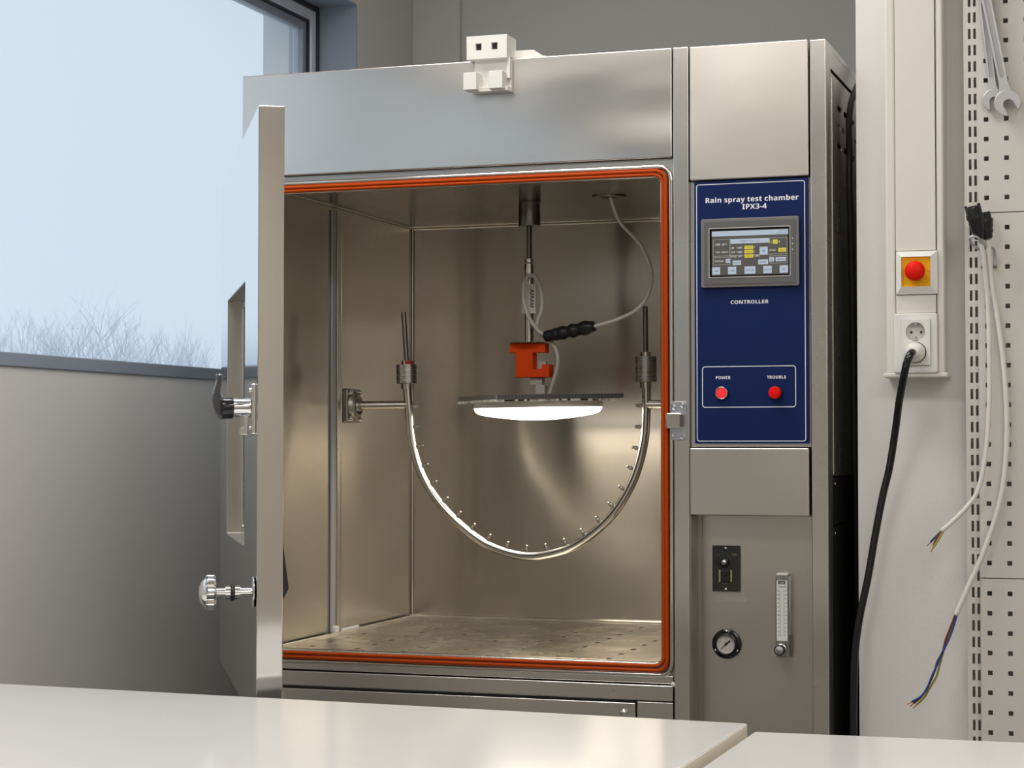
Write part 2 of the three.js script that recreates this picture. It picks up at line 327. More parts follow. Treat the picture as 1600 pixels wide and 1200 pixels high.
// chamber lining
const LX0 = 0.06, LX1 = 0.9585, LZ = -0.876, LY0 = 0.7, LY1 = 1.7225;
CP('liner_back', box(LX0 - 0.004, LX1 + 0.004, LY0 - 0.02, LY1 + 0.004, LZ - 0.006, LZ, 0), M.linerSteel);
CP('liner_left', box(LX0 - 0.006, LX0, LY0 - 0.02, LY1 + 0.004, LZ, -0.046, 0), M.linerSteel);
CP('liner_right', box(LX1, LX1 + 0.006, LY0 - 0.02, LY1 + 0.004, LZ, -0.046, 0), M.linerSteel);
CP('liner_ceiling', box(LX0, LX1, LY1, LY1 + 0.006, LZ, -0.046, 0), M.linerSteel);
{
  const s = rectPath(LX0 + 0.018, LX1 - 0.012, 0.05, 0.858, 0.004);
  for (let i = 0; i < 8; i++) for (let j = 0; j < 9; j++) {
    const x = 0.128 + i * 0.1165, z = 0.105 + 0.098 * j - 0.018 * (i % 4); if (z < 0.062 || z > 0.84 || x > 0.93) continue;
    const h = new THREE.Path(); h.absellipse(x, z, 0.0058, 0.013, 0, Math.PI * 2); s.holes.push(h);
  }
  const g = slab(s, 0, 0.003, 0.0006); g.rotateX(-Math.PI / 2); g.translate(0, LY0 - 0.003, 0);
  CP('floor_tray', metres(g), M.traySteel, 'perforated steel floor tray');
  CP('tray_rim', merge(box(LX0 + 0.011, LX0 + 0.0178, LY0 - 0.004, LY0 + 0.0065, LZ + 0.012, -0.05, 0.0015), box(LX0 + 0.0175, LX1 - 0.012, LY0 - 0.004, LY0 + 0.006, LZ + 0.008, LZ + 0.014, 0.0015)), M.polished);
  CP('sump', box(LX0, LX1, LY0 - 0.06, LY0 - 0.05, LZ, -0.046, 0), M.blackPanel);  // black colour puts the shade into the tray holes above
}
CP('weld_bead', rod([LX0 + 0.003, LY0, LZ + 0.003], [LX0 + 0.003, LY1, LZ + 0.003], 0.0035, 8), M.polished);
CP('weld_bead', merge(rod([LX0, LY1 - 0.005, LZ + 0.002], [LX1, LY1 - 0.005, LZ + 0.002], 0.003, 8), rod([LX0, LY1, LZ + 0.012], [LX1, LY1, LZ + 0.012], 0.002, 8)), M.polished);
CP('weld_bead', rod([LX0, LY0 + 0.004, LZ + 0.003], [LX1, LY0 + 0.004, LZ + 0.003], 0.0035, 8), M.polished);
CP('weld_bead', rod([LX0 + 0.003, LY1 - 0.002, LZ], [LX0 + 0.003, LY1 - 0.002, -0.05], 0.003, 8), M.linerSteel);
// left wall: bead of sealant on a folded seam, and the bearing plate strip
CP('sealant_strip', box(LX0, LX0 + 0.006, LY0 + 0.004, LY1 - 0.012, -0.373, -0.349, 0.0025), plain([0.36, 0.37, 0.385], 0.45), 'grey sealant strip down the left wall');
CP('wall_seam', merge(box(LX0, LX0 + 0.009, LY0 + 0.004, LY1 - 0.012, -0.3965, -0.3735, 0.002), rod([LX0 + 0.009, LY0 + 0.004, -0.3945], [LX0 + 0.009, LY1 - 0.012, -0.3945], 0.002, 10)), M.linerSteel);
CP('bearing_strip', box(LX0, LX0 + 0.004, LY0 + 0.012, LY1 - 0.012, -0.505, -0.4, 0.0012), M.linerSteel);
CP('sealant_bead', merge(rod([LX0 + 0.006, LY0 + 0.006, -0.504], [LX0 + 0.006, LY0 + 0.006, -0.402], 0.005, 10), box(LX0, LX0 + 0.015, LY0, LY0 + 0.02, -0.375, -0.355, 0.004)), M.caulk);
// bearings and swinging spray tube
const AX = 1.2445, TZ = -0.455;
for (const [x, d] of [[LX0 + 0.004, 1], [LX1, -1]]) {
  const plate = rectPath(-0.041, 0.041, -0.041, 0.041, 0.008), flat = slab(plate, 0, 0.012, 0.002);
  const face = (g) => { g.rotateY((d * Math.PI) / 2); g.translate(x, AX, TZ); return g; };
  const hub = turned([[0.036, 0], [0.034, 0.016], [0.028, 0.024], [0.021, 0.026], [0.02, 0.021], [0.014, 0.021], [0.0125, 0.034], [0, 0.034]], 36); hub.rotateX(Math.PI / 2);
  const b = CP('bearing_flange', merge(face(flat), face(hub)), M.castIron, 'four-bolt bearing flange');
  for (const sy of [-1, 1]) for (const sz of [-1, 1]) part(b, 'bolt', merge(hexNut([x + d * 0.012, AX + sy * 0.032, TZ + sz * 0.032], [x + d * 0.018, AX + sy * 0.032, TZ + sz * 0.032], 0.0065), rod([x + d * 0.018, AX + sy * 0.032, TZ + sz * 0.032], [x + d * 0.022, AX + sy * 0.032, TZ + sz * 0.032], 0.0035, 10)), M.polished);
}
{
  const P = [[0.2155, 1.297], [0.2163, 1.27], [0.2195, 1.2345], [0.2275, 1.158], [0.2555, 1.0735], [0.3177, 0.99], [0.409, 0.9195], [0.468, 0.8965], [0.525, 0.8885], [0.58, 0.8965], [0.6379, 0.9171], [0.7231, 0.9851], [0.7758, 1.0678], [0.8019, 1.1564], [0.8075, 1.2311], [0.8075, 1.297]].map(([x, y]) => V(x, y, TZ));
  const t = CP('spray_tube', merge(tube(P, 0.0105, { segments: 160, sides: 16 }), rod([0.09, AX + 0.001, TZ], [0.217, AX + 0.001, TZ], 0.0105), rod([0.807, AX - 0.002, TZ], [0.94, AX - 0.002, TZ], 0.0105)), M.polished, 'curved swinging spray tube');
  const curve = new THREE.CatmullRomCurve3(P, false, 'centripetal'), mid = V(0.513, 1.2, TZ);
  const spots = [[0.2408, 1.2436], [0.2425, 1.1945], [0.2475, 1.1469], [0.2591, 1.101], [0.2805, 1.0583], [0.3099, 1.0173], [0.3441, 0.9812], [0.3813, 0.9543], [0.4231, 0.9307], [0.4695, 0.9149], [0.5171, 0.9052], [0.5644, 0.912], [0.6099, 0.9261], [0.6535, 0.9476], [0.6922, 0.9749], [0.7262, 1.0093], [0.7523, 1.048], [0.7754, 1.0939], [0.7892, 1.1411], [0.7924, 1.1913], [0.794, 1.2401]];
  const samples = curve.getPoints(600);
  for (const [x, y] of spots) {
    const q = V(x, y, TZ); let best = samples[0]; for (const p of samples) if (p.distanceTo(q) < best.distanceTo(q)) best = p;
    const d = q.clone().sub(best).normalize();
    part(t, 'nozzle', aim(turned([[0, 0.008], [0.0035, 0.008], [0.0035, 0.013], [0.0048, 0.0135], [0.0048, 0.018], [0.003, 0.0185], [0.003, 0.0205], [0.0042, 0.0215], [0.0042, 0.024], [0.002, 0.0265], [0, 0.027]], 12), best, d), M.castIron);
  }
  const weight = (x, y0, y1, lean, red) => {
    part(t, 'hex_nut', hexNut([x, y0 - 0.013, TZ], [x, y0, TZ], 0.014), M.polished);
    const rib = [[0, 0]]; const n = 14; for (let k = 0; k <= n; k++) { const yy = (k / n) * (y1 - y0); rib.push([0.0255, yy], [0.0247, Math.min(yy + 0.0014, y1 - y0)]); } rib.push([0, y1 - y0]);
    part(t, 'counterweight', aim(turned(rib, 40), V(x, y0, TZ), V(-lean * 0.3, 1, 0)), M.turnedSteel);
    part(t, 'hex_nut', hexNut([x - lean * 0.015, y1, TZ], [x - lean * 0.017, y1 + 0.01, TZ], 0.0125), M.polished);
    if (red) part(t, 'red_marking', hexNut([x + 0.0035, y1 + 0.0005, TZ + 0.002], [x + 0.0035, y1 + 0.0095, TZ + 0.002], 0.0117), plain([0.35, 0.02, 0.01], 0.5), 'red paint mark on the nut');
    part(t, 'threaded_rod', rod([x - lean * 0.02, y1 + 0.008, TZ], [x - lean * 0.15, 1.4695, TZ], 0.0058), M.gunmetal);
  };
  weight(0.2143, 1.2965, 1.3425, 0.06, true); weight(0.8068, 1.2945, 1.3535, 0.01, false);
}
// ceiling post the test piece hangs from, and the cable port
{
  const px = 0.5245, rodX = 0.5235;
  const p = CP('hanging_post', merge(turned([[0, 0], [0.0255, 0], [0.0262, 0.001], [0.0262, 0.056], [0, 0.0575]], 40)).translate(px, 1.665, TZ), M.postSteel, 'dark ceiling post carrying the test lamp');
  part(p, 'upper_rod', rod([rodX, 1.59, TZ], [rodX, 1.666, TZ], 0.0066), M.gunmetal);
  part(p, 'hex_nut', hexNut([rodX, 1.579, TZ], [rodX, 1.588, TZ], 0.0105), M.polished);
  part(p, 'hex_nut', hexNut([rodX, 1.563, TZ], [rodX, 1.576, TZ], 0.0112), M.polished);
  part(p, 'lower_rod', rod([rodX, 1.39, TZ], [rodX, 1.566, TZ], 0.0105), M.polished);
  part(p, 'threaded_end', rod([rodX, 1.574, TZ], [rodX, 1.592, TZ], 0.006), M.gunmetal);
  part(p, 'disc_plate', turned([[0, 0], [0.048, 0], [0.048, 0.002], [0, 0.002]], 48).translate(rodX, 1.388, TZ), M.polished);
  const ring = new THREE.Shape(); ring.absellipse(0, 0, 0.04, 0.04, 0, Math.PI * 2); const hole = new THREE.Path(); hole.absellipse(0, 0, 0.018, 0.018, 0, Math.PI * 2); ring.holes.push(hole);
  const g = slab(ring, 0, 0.004, 0.001, 40); g.rotateX(Math.PI / 2); g.translate(0.732, LY1, -0.41);
  const port = CP('cable_port', g, M.postSteel, 'round cable port in the chamber ceiling');
  part(port, 'port_grommet', turned([[0.018, 0], [0.018, -0.003], [0, -0.003]], 32).translate(0.732, LY1 - 0.001, -0.41), M.black);
}
// latch keeper on the post
{
  const k = CP('latch_keeper', slab(rectPath(0.9805, 1.0125, 1.159, 1.239, 0.006), 0, 0.003, 0.0008), M.zinc, 'latch keeper with four screws');
  part(k, 'keeper_block', box(0.9725, 1.005, 1.1835, 1.2155, 0.0005, 0.016, 0.003), M.chrome);
  part(k, 'keeper_slot', box(1.0015, 1.0065, 1.187, 1.2125, 0.002, 0.0168, 0.001), M.gunmetal);
  for (const [x, y] of [[0.9868, 1.2265], [1.0045, 1.231], [0.9868, 1.1715], [1.0045, 1.166]]) part(k, 'screw', aim(turned([[0, 0], [0.0058, 0], [0.0055, 0.002], [0.0042, 0.0032], [0.0036, 0.001], [0.0012, 0.001], [0.001, 0.003], [0, 0.003]], 18), V(x, y, 0.0025), V(0, 0, 1)), M.zinc);
}
// blue control panel
CP('panel_backing', box(1.0185, 1.2675, 1.1455, 1.691, -0.03, -0.012, 0.001), M.steel);
{
  const x0 = 1.0295, x1 = 1.2635, y0 = 1.1525, y1 = 1.6895, W = 892, H = 2048, sx = W / (x1 - x0), sy = H / (y1 - y0);
  const X = (x) => (x - x0) * sx, Y = (y) => (y1 - y) * sy;
  const art = canvas(W, H, (c) => {
    c.fillStyle = '#102456'; c.fillRect(0, 0, W, H);
    c.strokeStyle = '#e8e8ea'; c.lineJoin = 'round';
    const rr = (a, b, d, e, r) => { c.beginPath(); c.moveTo(X(a) + r, Y(e)); c.arcTo(X(b), Y(e), X(b), Y(d), r); c.arcTo(X(b), Y(d), X(a), Y(d), r); c.arcTo(X(a), Y(d), X(a), Y(e), r); c.arcTo(X(a), Y(e), X(b), Y(e), r); c.closePath(); c.stroke(); };
    c.lineWidth = 6.5; rr(1.0343, 1.2572, 1.1575, 1.6835, 18);
    c.lineWidth = 7; rr(1.0455, 1.2372, 1.2265, 1.3095, 22);
    c.fillStyle = '#f2f2f2'; c.textAlign = 'center'; c.textBaseline = 'middle';
    const text = (s, x, y, w, size) => { c.font = `bold ${size}px sans-serif`; c.save(); c.translate(X(x), Y(y)); const m = c.measureText(s).width; c.scale((w * sx) / m, 1); c.fillText(s, 0, 0); c.restore(); };
    text('Rain spray test chamber', 1.1485, 1.6505, 0.1935, 56); text('IPX3-4', 1.1545, 1.635, 0.0515, 56);
    text('CONTROLLER', 1.1435, 1.4405, 0.079, 40); text('POWER', 1.0882, 1.287, 0.0315, 32); text('TROUBLE', 1.1985, 1.287, 0.0395, 32);
  });
  const g = slab(rectPath(x0, x1, y0, y1, 0.001), -0.012, -0.0015, 0);
  const uv = g.attributes.uv, ps = g.attributes.position; for (let i = 0; i < uv.count; i++) uv.setXY(i, (ps.getX(i) - x0) / (x1 - x0), (ps.getY(i) - y0) / (y1 - y0));
  const panel = CP('control_panel', g, new THREE.MeshPhysicalMaterial({ map: art, roughness: 0.45, specularIntensity: 0.3 }), 'blue control panel with white lettering');
  // touch screen
  const s = rectPath(1.0447, 1.2465, 1.4708, 1.6115, 0.004); s.holes.push(rectPath(1.0615, 1.2303, 1.4895, 1.5925, 0.002, THREE.Path));
  part(panel, 'screen_bezel', slab(s, -0.0015, 0.007, 0.0015), plain([0.17, 0.165, 0.16], 0.45), 'grey touch screen bezel');
  const s2 = rectPath(1.0515, 1.2405, 1.4765, 1.606, 0.002); s2.holes.push(rectPath(1.063, 1.2285, 1.491, 1.591, 0.002, THREE.Path));
  part(panel, 'inner_bezel', slab(s2, 0.0055, 0.0082, 0.0006), plain([0.115, 0.115, 0.115], 0.5));
  const s3 = rectPath(1.0615, 1.23, 1.4898, 1.5922, 0.002); s3.holes.push(rectPath(1.0633, 1.2282, 1.4916, 1.5904, 0.001, THREE.Path));
  part(panel, 'screen_outline', slab(s3, 0.007, 0.009, 0.0003), plain([0.5, 0.49, 0.46], 0.4));
  part(panel, 'screen_glass', box(1.0633, 1.2282, 1.4916, 1.5904, -0.0012, 0.0035, 0), plain([0.006, 0.006, 0.006], 0.15));
  const face = canvas(960, 560, (c, w, h) => {
    c.fillStyle = '#625e58'; c.fillRect(0, 0, w, h);
    const rect = (x, y, a, b, f) => { c.fillStyle = f; c.fillRect(x, y, a, b); };
    const line = (x, y, a, b) => { c.strokeStyle = '#b8b6b0'; c.lineWidth = 5; c.strokeRect(x, y, a, b); };
    const txt = (s, x, y, z, f = '#f0f0f0', al = 'left') => { c.fillStyle = f; c.font = `bold ${z}px monospace`; c.textAlign = al; c.textBaseline = 'middle'; c.fillText(s, x, y); };
    const L = '#c9d6e6', Y = '#f0dc4a';
    rect(0, 8, w, 62, L); txt('12:35:20', 945, 24, 22, '#7d8896', 'right'); txt('2019-01-22', 945, 54, 22, '#7d8896', 'right');
    line(18, 112, 214, 205); line(18, 335, 214, 90); line(230, 112, 715, 200); line(730, 335, 215, 90);
    rect(236, 110, 492, 58, L); txt('TIMESTYLE SET', 480, 140, 32, '#8b96a6', 'center');
    txt('TIME SET:', 200, 172, 30, '#eee', 'right'); txt('TEST ANGLE:', 218, 268, 26, '#eee', 'right'); txt('STATUS:', 160, 380, 30, '#eee', 'right');
    rect(176, 356, 58, 50, L); txt('OFF', 205, 381, 24, '#6b7787', 'center');
    ['ON  TIME:', 'OFF TIME:', 'CYCLE SET:'].forEach((q, i) => { txt(q, 398, 220 + i * 54, 28, '#eee', 'right'); rect(412, 198 + i * 54, 112, 42, Y); txt(i < 2 ? 'S' : 'TIMES', 532, 220 + i * 54, 24); txt('00010', 468, 220 + i * 54, 26, '#a8972c', 'center'); });
    rect(602, 218, 102, 98, L); txt('ON', 653, 268, 30, '#6b7787', 'center');
    rect(716, 140, 12, 34, Y); txt('X', 738, 160, 28); rect(768, 132, 60, 54, Y); txt('10', 798, 160, 26, '#a8972c', 'center'); txt('M', 840, 160, 28);
    txt('CYCLE', 804, 262, 28, '#eee', 'right'); rect(836, 238, 96, 50, Y); txt('0000', 884, 264, 26, '#a8972c', 'center');
    rect(264, 378, 106, 58, L); txt('RESET', 317, 408, 26, '#6b7787', 'center'); rect(584, 376, 124, 60, L); txt('START', 646, 407, 28, '#6b7787', 'center');
    rect(722, 352, 62, 52, L); txt('ON', 753, 378, 24, '#6b7787', 'center'); rect(802, 352, 126, 52, L); txt('MANUAL', 865, 378, 26, '#6b7787', 'center');
    [[4, 100, 'RUN'], [204, 104, 'TIME'], [412, 138, 'DISPLAY'], [648, 106, 'CYCLE'], [852, 104, 'SET']].forEach(([x, b, q]) => { rect(x, 456, b, 92, L); txt(q, x + b / 2, 504, 28, '#6b7787', 'center'); });
  });
  const d = new THREE.PlaneGeometry(0.1575, 0.0915).toNonIndexed(); d.translate(1.1458, 1.5412, 0.0038);
  part(panel, 'screen_display', d, new THREE.MeshStandardMaterial({ color: 0x111111, map: face, emissive: 0xffffff, emissiveMap: face, emissiveIntensity: 0.72, roughness: 0.3 }), 'lit touch screen display');
  for (let k = 0; k < 3; k++) part(panel, 'status_light', aim(turned([[0, 0], [0.0014, 0], [0.0012, 0.0008], [0, 0.001]], 12), V(1.2342, 1.566 - k * 0.0112, 0.0081), V(0, 0, 1)), plain([0.7, 0.7, 0.68], 0.4));
  // indicator lamps
  part(panel, 'lamp_ring', aim(turned([[0.0085, 0], [0.0138, 0], [0.0138, 0.006], [0.0125, 0.0085], [0.0112, 0.0085], [0.0108, 0.004], [0.0085, 0.004]], 36), V(1.0863, 1.2555, -0.0015), V(0, 0, 1)), M.polished, 'bright metal ring of the power lamp');
  part(panel, 'indicator_lamp', aim(turned([[0, 0.006], [0.0106, 0.006], [0.0108, 0.004]].reverse(), 36), V(1.0863, 1.2555, -0.0005), V(0, 0, 1)), plain([0.6, 0.02, 0.03], 0.35, { emissive: new THREE.Color().setRGB(0.85, 0.02, 0.03), emissiveIntensity: 0.55 }), 'lit red power lamp');
  part(panel, 'lamp_ring', aim(turned([[0.0085, 0], [0.0138, 0], [0.0138, 0.005], [0.0125, 0.0055], [0.0085, 0.0055]], 36), V(1.1972, 1.255, -0.0015), V(0, 0, 1)), M.black, 'black ring of the trouble lamp');
  part(panel, 'indicator_lamp', aim(turned([[0.0122, 0], [0.0122, 0.011], [0.0115, 0.0125], [0, 0.013]], 36), V(1.1968, 1.2552, 0.003), V(0, 0, 1)), matte([0.85, 0.004, 0.004], 0.45, 0.3), 'red trouble lamp');
}
// recessed instrument panel
CP('instrument_panel', box(1.0185, 1.268, 0.2, 1.0045, -0.085, -0.065, 0.001), M.coverSteel);
CP('recess_side', merge(box(1.0182, 1.0205, 0.2, 1.0045, -0.0648, -0.001, 0.0005), box(1.029, 1.0315, 0.2, 1.0045, -0.0648, -0.0625, 0.0008)), M.darkSteel);
{
  const z = -0.0648, F = V(0, 0, 1);
  const art = canvas(256, 420, (c, w, h) => {
    c.fillStyle = '#2c2a25'; c.fillRect(0, 0, w, h); c.strokeStyle = '#1a1916'; c.lineWidth = 3; c.strokeRect(2, 46, w - 4, 330);
    c.fillStyle = '#b98f50'; c.font = 'bold 18px sans-serif'; c.fillText('TDAB', 182, 86);
    c.fillStyle = '#9a8a62'; c.font = '15px sans-serif'; c.fillText('100', 42, 92); c.fillText('0', 40, 205); c.fillText('ADJ', 104, 208);
    c.strokeStyle = '#b9ad86'; c.lineWidth = 3; for (let k = 0; k < 11; k++) { const a = 2.4 + k * 0.47; c.beginPath(); c.moveTo(120 + 48 * Math.cos(a), 150 + 48 * Math.sin(a)); c.lineTo(120 + 57 * Math.cos(a), 150 + 57 * Math.sin(a)); c.stroke(); }
    c.fillStyle = '#cdbf8c'; c.fillRect(62, 222, 14, 108); c.fillRect(170, 222, 12, 108); c.fillStyle = '#8a7f5c'; c.fillText('~220', 100, 350);
  });
  const x0 = 1.0518, x1 = 1.1092, y0 = 0.8475, y1 = 0.942;
  const g = slab(rectPath(x0, x1, y0, y1, 0.001), z, z + 0.006, 0.0004);
  const uv = g.attributes.uv, ps = g.attributes.position; for (let i = 0; i < uv.count; i++) uv.setXY(i, (ps.getX(i) - x0) / (x1 - x0), (ps.getY(i) - y0) / (y1 - y0));
  const sc = CP('speed_controller', g, new THREE.MeshStandardMaterial({ map: art, roughness: 0.5 }), 'dark speed control plate with dial and switch');
  part(sc, 'dial_knob', aim(turned([[0, 0], [0.0105, 0], [0.0098, 0.01], [0.0085, 0.012], [0.0055, 0.0122], [0.0055, 0.0122]], 32), V(1.0787, 0.9085, z + 0.006), F), M.blackGloss);
  part(sc, 'dial_cap', aim(turned([[0.0054, 0], [0.0052, 0.003], [0, 0.0036]], 24), V(1.0787, 0.9085, z + 0.018), F), M.zinc);
  part(sc, 'rocker_switch', merge(box(1.0692, 1.0895, 0.868, 0.892, z + 0.006, z + 0.009, 0.001), box(1.0708, 1.088, 0.88, 0.8905, z + 0.008, z + 0.012, 0.0012)), M.blackGloss);
  for (const y of [0.9365, 0.8525]) part(sc, 'screw', aim(turned([[0, 0], [0.0034, 0], [0.0028, 0.002], [0, 0.0026]], 16), V(1.0798, y, z + 0.006), F), M.polished);
  // pressure gauge
  const gx = 1.0807, gy = 0.7397;
  const ga = CP('pressure_gauge', aim(turned([[0, 0], [0.0305, 0], [0.0308, 0.003], [0.0295, 0.005], [0.0225, 0.006], [0.0222, 0.016], [0.0205, 0.0175], [0.0195, 0.016], [0.0195, 0.009], [0, 0.009]], 56), V(gx, gy, z), F), M.blackGloss, 'round black pressure gauge with white dial');
  const dial = canvas(256, 256, (c) => {
    c.fillStyle = '#d6d4cd'; c.fillRect(0, 0, 256, 256); c.translate(128, 128); c.strokeStyle = '#222'; c.fillStyle = '#222';
    for (let k = 0; k <= 40; k++) { const a = 2.356 + (k / 40) * 4.712, i = k % 10 ? 96 : 84; c.lineWidth = k % 10 ? 2 : 5; c.beginPath(); c.moveTo(i * Math.cos(a), i * Math.sin(a)); c.lineTo(104 * Math.cos(a), 104 * Math.sin(a)); c.stroke(); }
    c.font = 'bold 26px sans-serif'; c.textAlign = 'center'; c.textBaseline = 'middle'; ['0', '1', '2', '3', '4'].forEach((q, i) => { const a = 2.356 + (i / 4) * 4.712; c.fillText(q, 66 * Math.cos(a), 66 * Math.sin(a)); });
    c.font = '18px sans-serif'; c.fillText('MPa', 0, -32); c.fillStyle = '#a33a22'; c.fillText('psi', 4, 62); c.strokeStyle = '#a33a22'; c.lineWidth = 3; c.beginPath(); c.arc(0, 0, 78, 0.9, 2.2); c.stroke();
  });
  const disc = new THREE.CircleGeometry(0.0193, 48).toNonIndexed(); disc.translate(gx, gy, z + 0.0095);
  part(ga, 'dial_face', disc, new THREE.MeshStandardMaterial({ map: dial, roughness: 0.4 }), 'white gauge dial');
  const a = V(gx - 0.0095, gy - 0.0085, z + 0.0112), b = V(gx + 0.0085, gy + 0.0078, z + 0.0112);
  part(ga, 'needle', merge(rod(a.toArray(), b.toArray(), 0.0007, 6), rod([gx, gy, z + 0.0112], b.toArray(), 0.0017, 6), rod([gx, gy, z + 0.0095], [gx, gy, z + 0.013], 0.0025, 14)), M.black);
  for (const [dx, dy] of [[0, 0.0262], [-0.0227, -0.0131], [0.0227, -0.0131]]) part(ga, 'screw', aim(turned([[0, 0], [0.003, 0], [0.0024, 0.002], [0, 0.0024]], 14), V(gx + dx, gy + dy, z + 0.0055), F), M.polished);
  // flow meter
  const fx0 = 1.1865, fx1 = 1.2145, fy0 = 0.7175, fy1 = 0.8835, fz = z + 0.026;
  const acrylic = new THREE.MeshPhysicalMaterial({ color: new THREE.Color().setRGB(0.95, 0.96, 0.96), transmission: 0.9, thickness: 0.02, roughness: 0.08, ior: 1.49 });
  const fm = CP('flow_meter', box(fx0, fx1, fy0, fy1, z, fz, 0.002), acrylic, 'clear acrylic flow meter block');
  part(fm, 'end_cap', merge(box(fx0 + 0.002, fx1 - 0.002, fy1, fy1 + 0.006, z + 0.002, fz - 0.002, 0.002)), M.whitePlastic);
  const xc = 1.2005, tubeZ = fz + 0.0006;
  part(fm, 'meter_tube', rod([xc, 0.742, z + 0.013], [xc, 0.868, z + 0.013], 0.0042, 16), plain([0.55, 0.56, 0.56], 0.2));
  part(fm, 'float', aim(turned([[0, 0], [0.0024, 0], [0.0044, 0.008], [0.0044, 0.014], [0, 0.014]], 16), V(xc, 0.7425, z + 0.013), V(0, 1, 0)), M.zinc);
  const scale = canvas(128, 768, (c, w, h) => {
    c.fillStyle = '#e2e2de'; c.fillRect(0, 0, w, h); c.fillStyle = '#1c1c1c'; c.fillRect(20, 8, 84, 40); c.fillStyle = '#d8d8d8'; c.font = 'bold 30px sans-serif'; c.textAlign = 'center'; c.fillText('LZM', 62, 39);
    c.fillStyle = '#222'; c.font = 'bold 24px sans-serif'; c.fillText('LPM', 40, 90); c.fillText('GPM', 94, 90);
    for (let k = 0; k <= 44; k++) { const y = 130 + k * 13; c.fillRect(k % 4 ? 34 : 24, y, k % 4 ? 14 : 26, 4); c.fillRect(82, y, k % 4 ? 12 : 24, 4); }
    c.font = 'bold 20px sans-serif'; for (let k = 0; k < 11; k++) { c.fillText(String(22 - 2 * k), 14, 138 + k * 52); c.fillText(String(11 - k), 116, 138 + k * 52); }
  });
  const lab = new THREE.PlaneGeometry(0.02, 0.118).toNonIndexed(); lab.translate(xc, 0.812, z + 0.0006);
  const lab2 = box(xc - 0.011, xc + 0.011, 0.752, 0.8745, z + 0.0215, z + 0.0222, 0); lab.dispose();
  const luv = lab2.attributes.uv, lp = lab2.attributes.position; for (let i = 0; i < luv.count; i++) luv.setXY(i, (lp.getX(i) - xc + 0.011) / 0.022, (lp.getY(i) - 0.752) / 0.1225);
  lab2.translate(0, 0, 0.0042); part(fm, 'scale_print', lab2, new THREE.MeshStandardMaterial({ map: scale, roughness: 0.45 }), 'printed flow scale');
  part(fm, 'valve_collar', aim(turned([[0, 0], [0.0125, 0], [0.0125, 0.004], [0.0105, 0.006], [0, 0.006]], 32), V(xc - 0.002, 0.7345, tubeZ), F), M.polished);
  part(fm, 'valve_knob', aim(turned([[0, 0], [0.0095, 0], [0.0108, 0.002], [0.0108, 0.014], [0.0095, 0.0155], [0.0085, 0.0155], [0.0085, 0.0155]], 32), V(xc - 0.002, 0.7345, tubeZ + 0.006), F), M.blackGloss);
  part(fm, 'knob_cap', aim(turned([[0.0085, 0], [0.0083, 0.0008], [0.0045, 0.001], [0.004, 0.002], [0, 0.0022]], 28), V(xc - 0.002, 0.7345, tubeZ + 0.0213), F), M.zinc);
  part(fm, 'side_clip', box(fx1, fx1 + 0.002, fy0 + 0.002, fy0 + 0.045, z, fz - 0.008, 0.0005), M.gunmetal);
  CP('adhesive_label', box(1.057, 1.124, 0.8265, 0.8375, z, z + 0.0004, 0), plain([0.4, 0.385, 0.35], 0.35), 'faded blank adhesive strip');
}

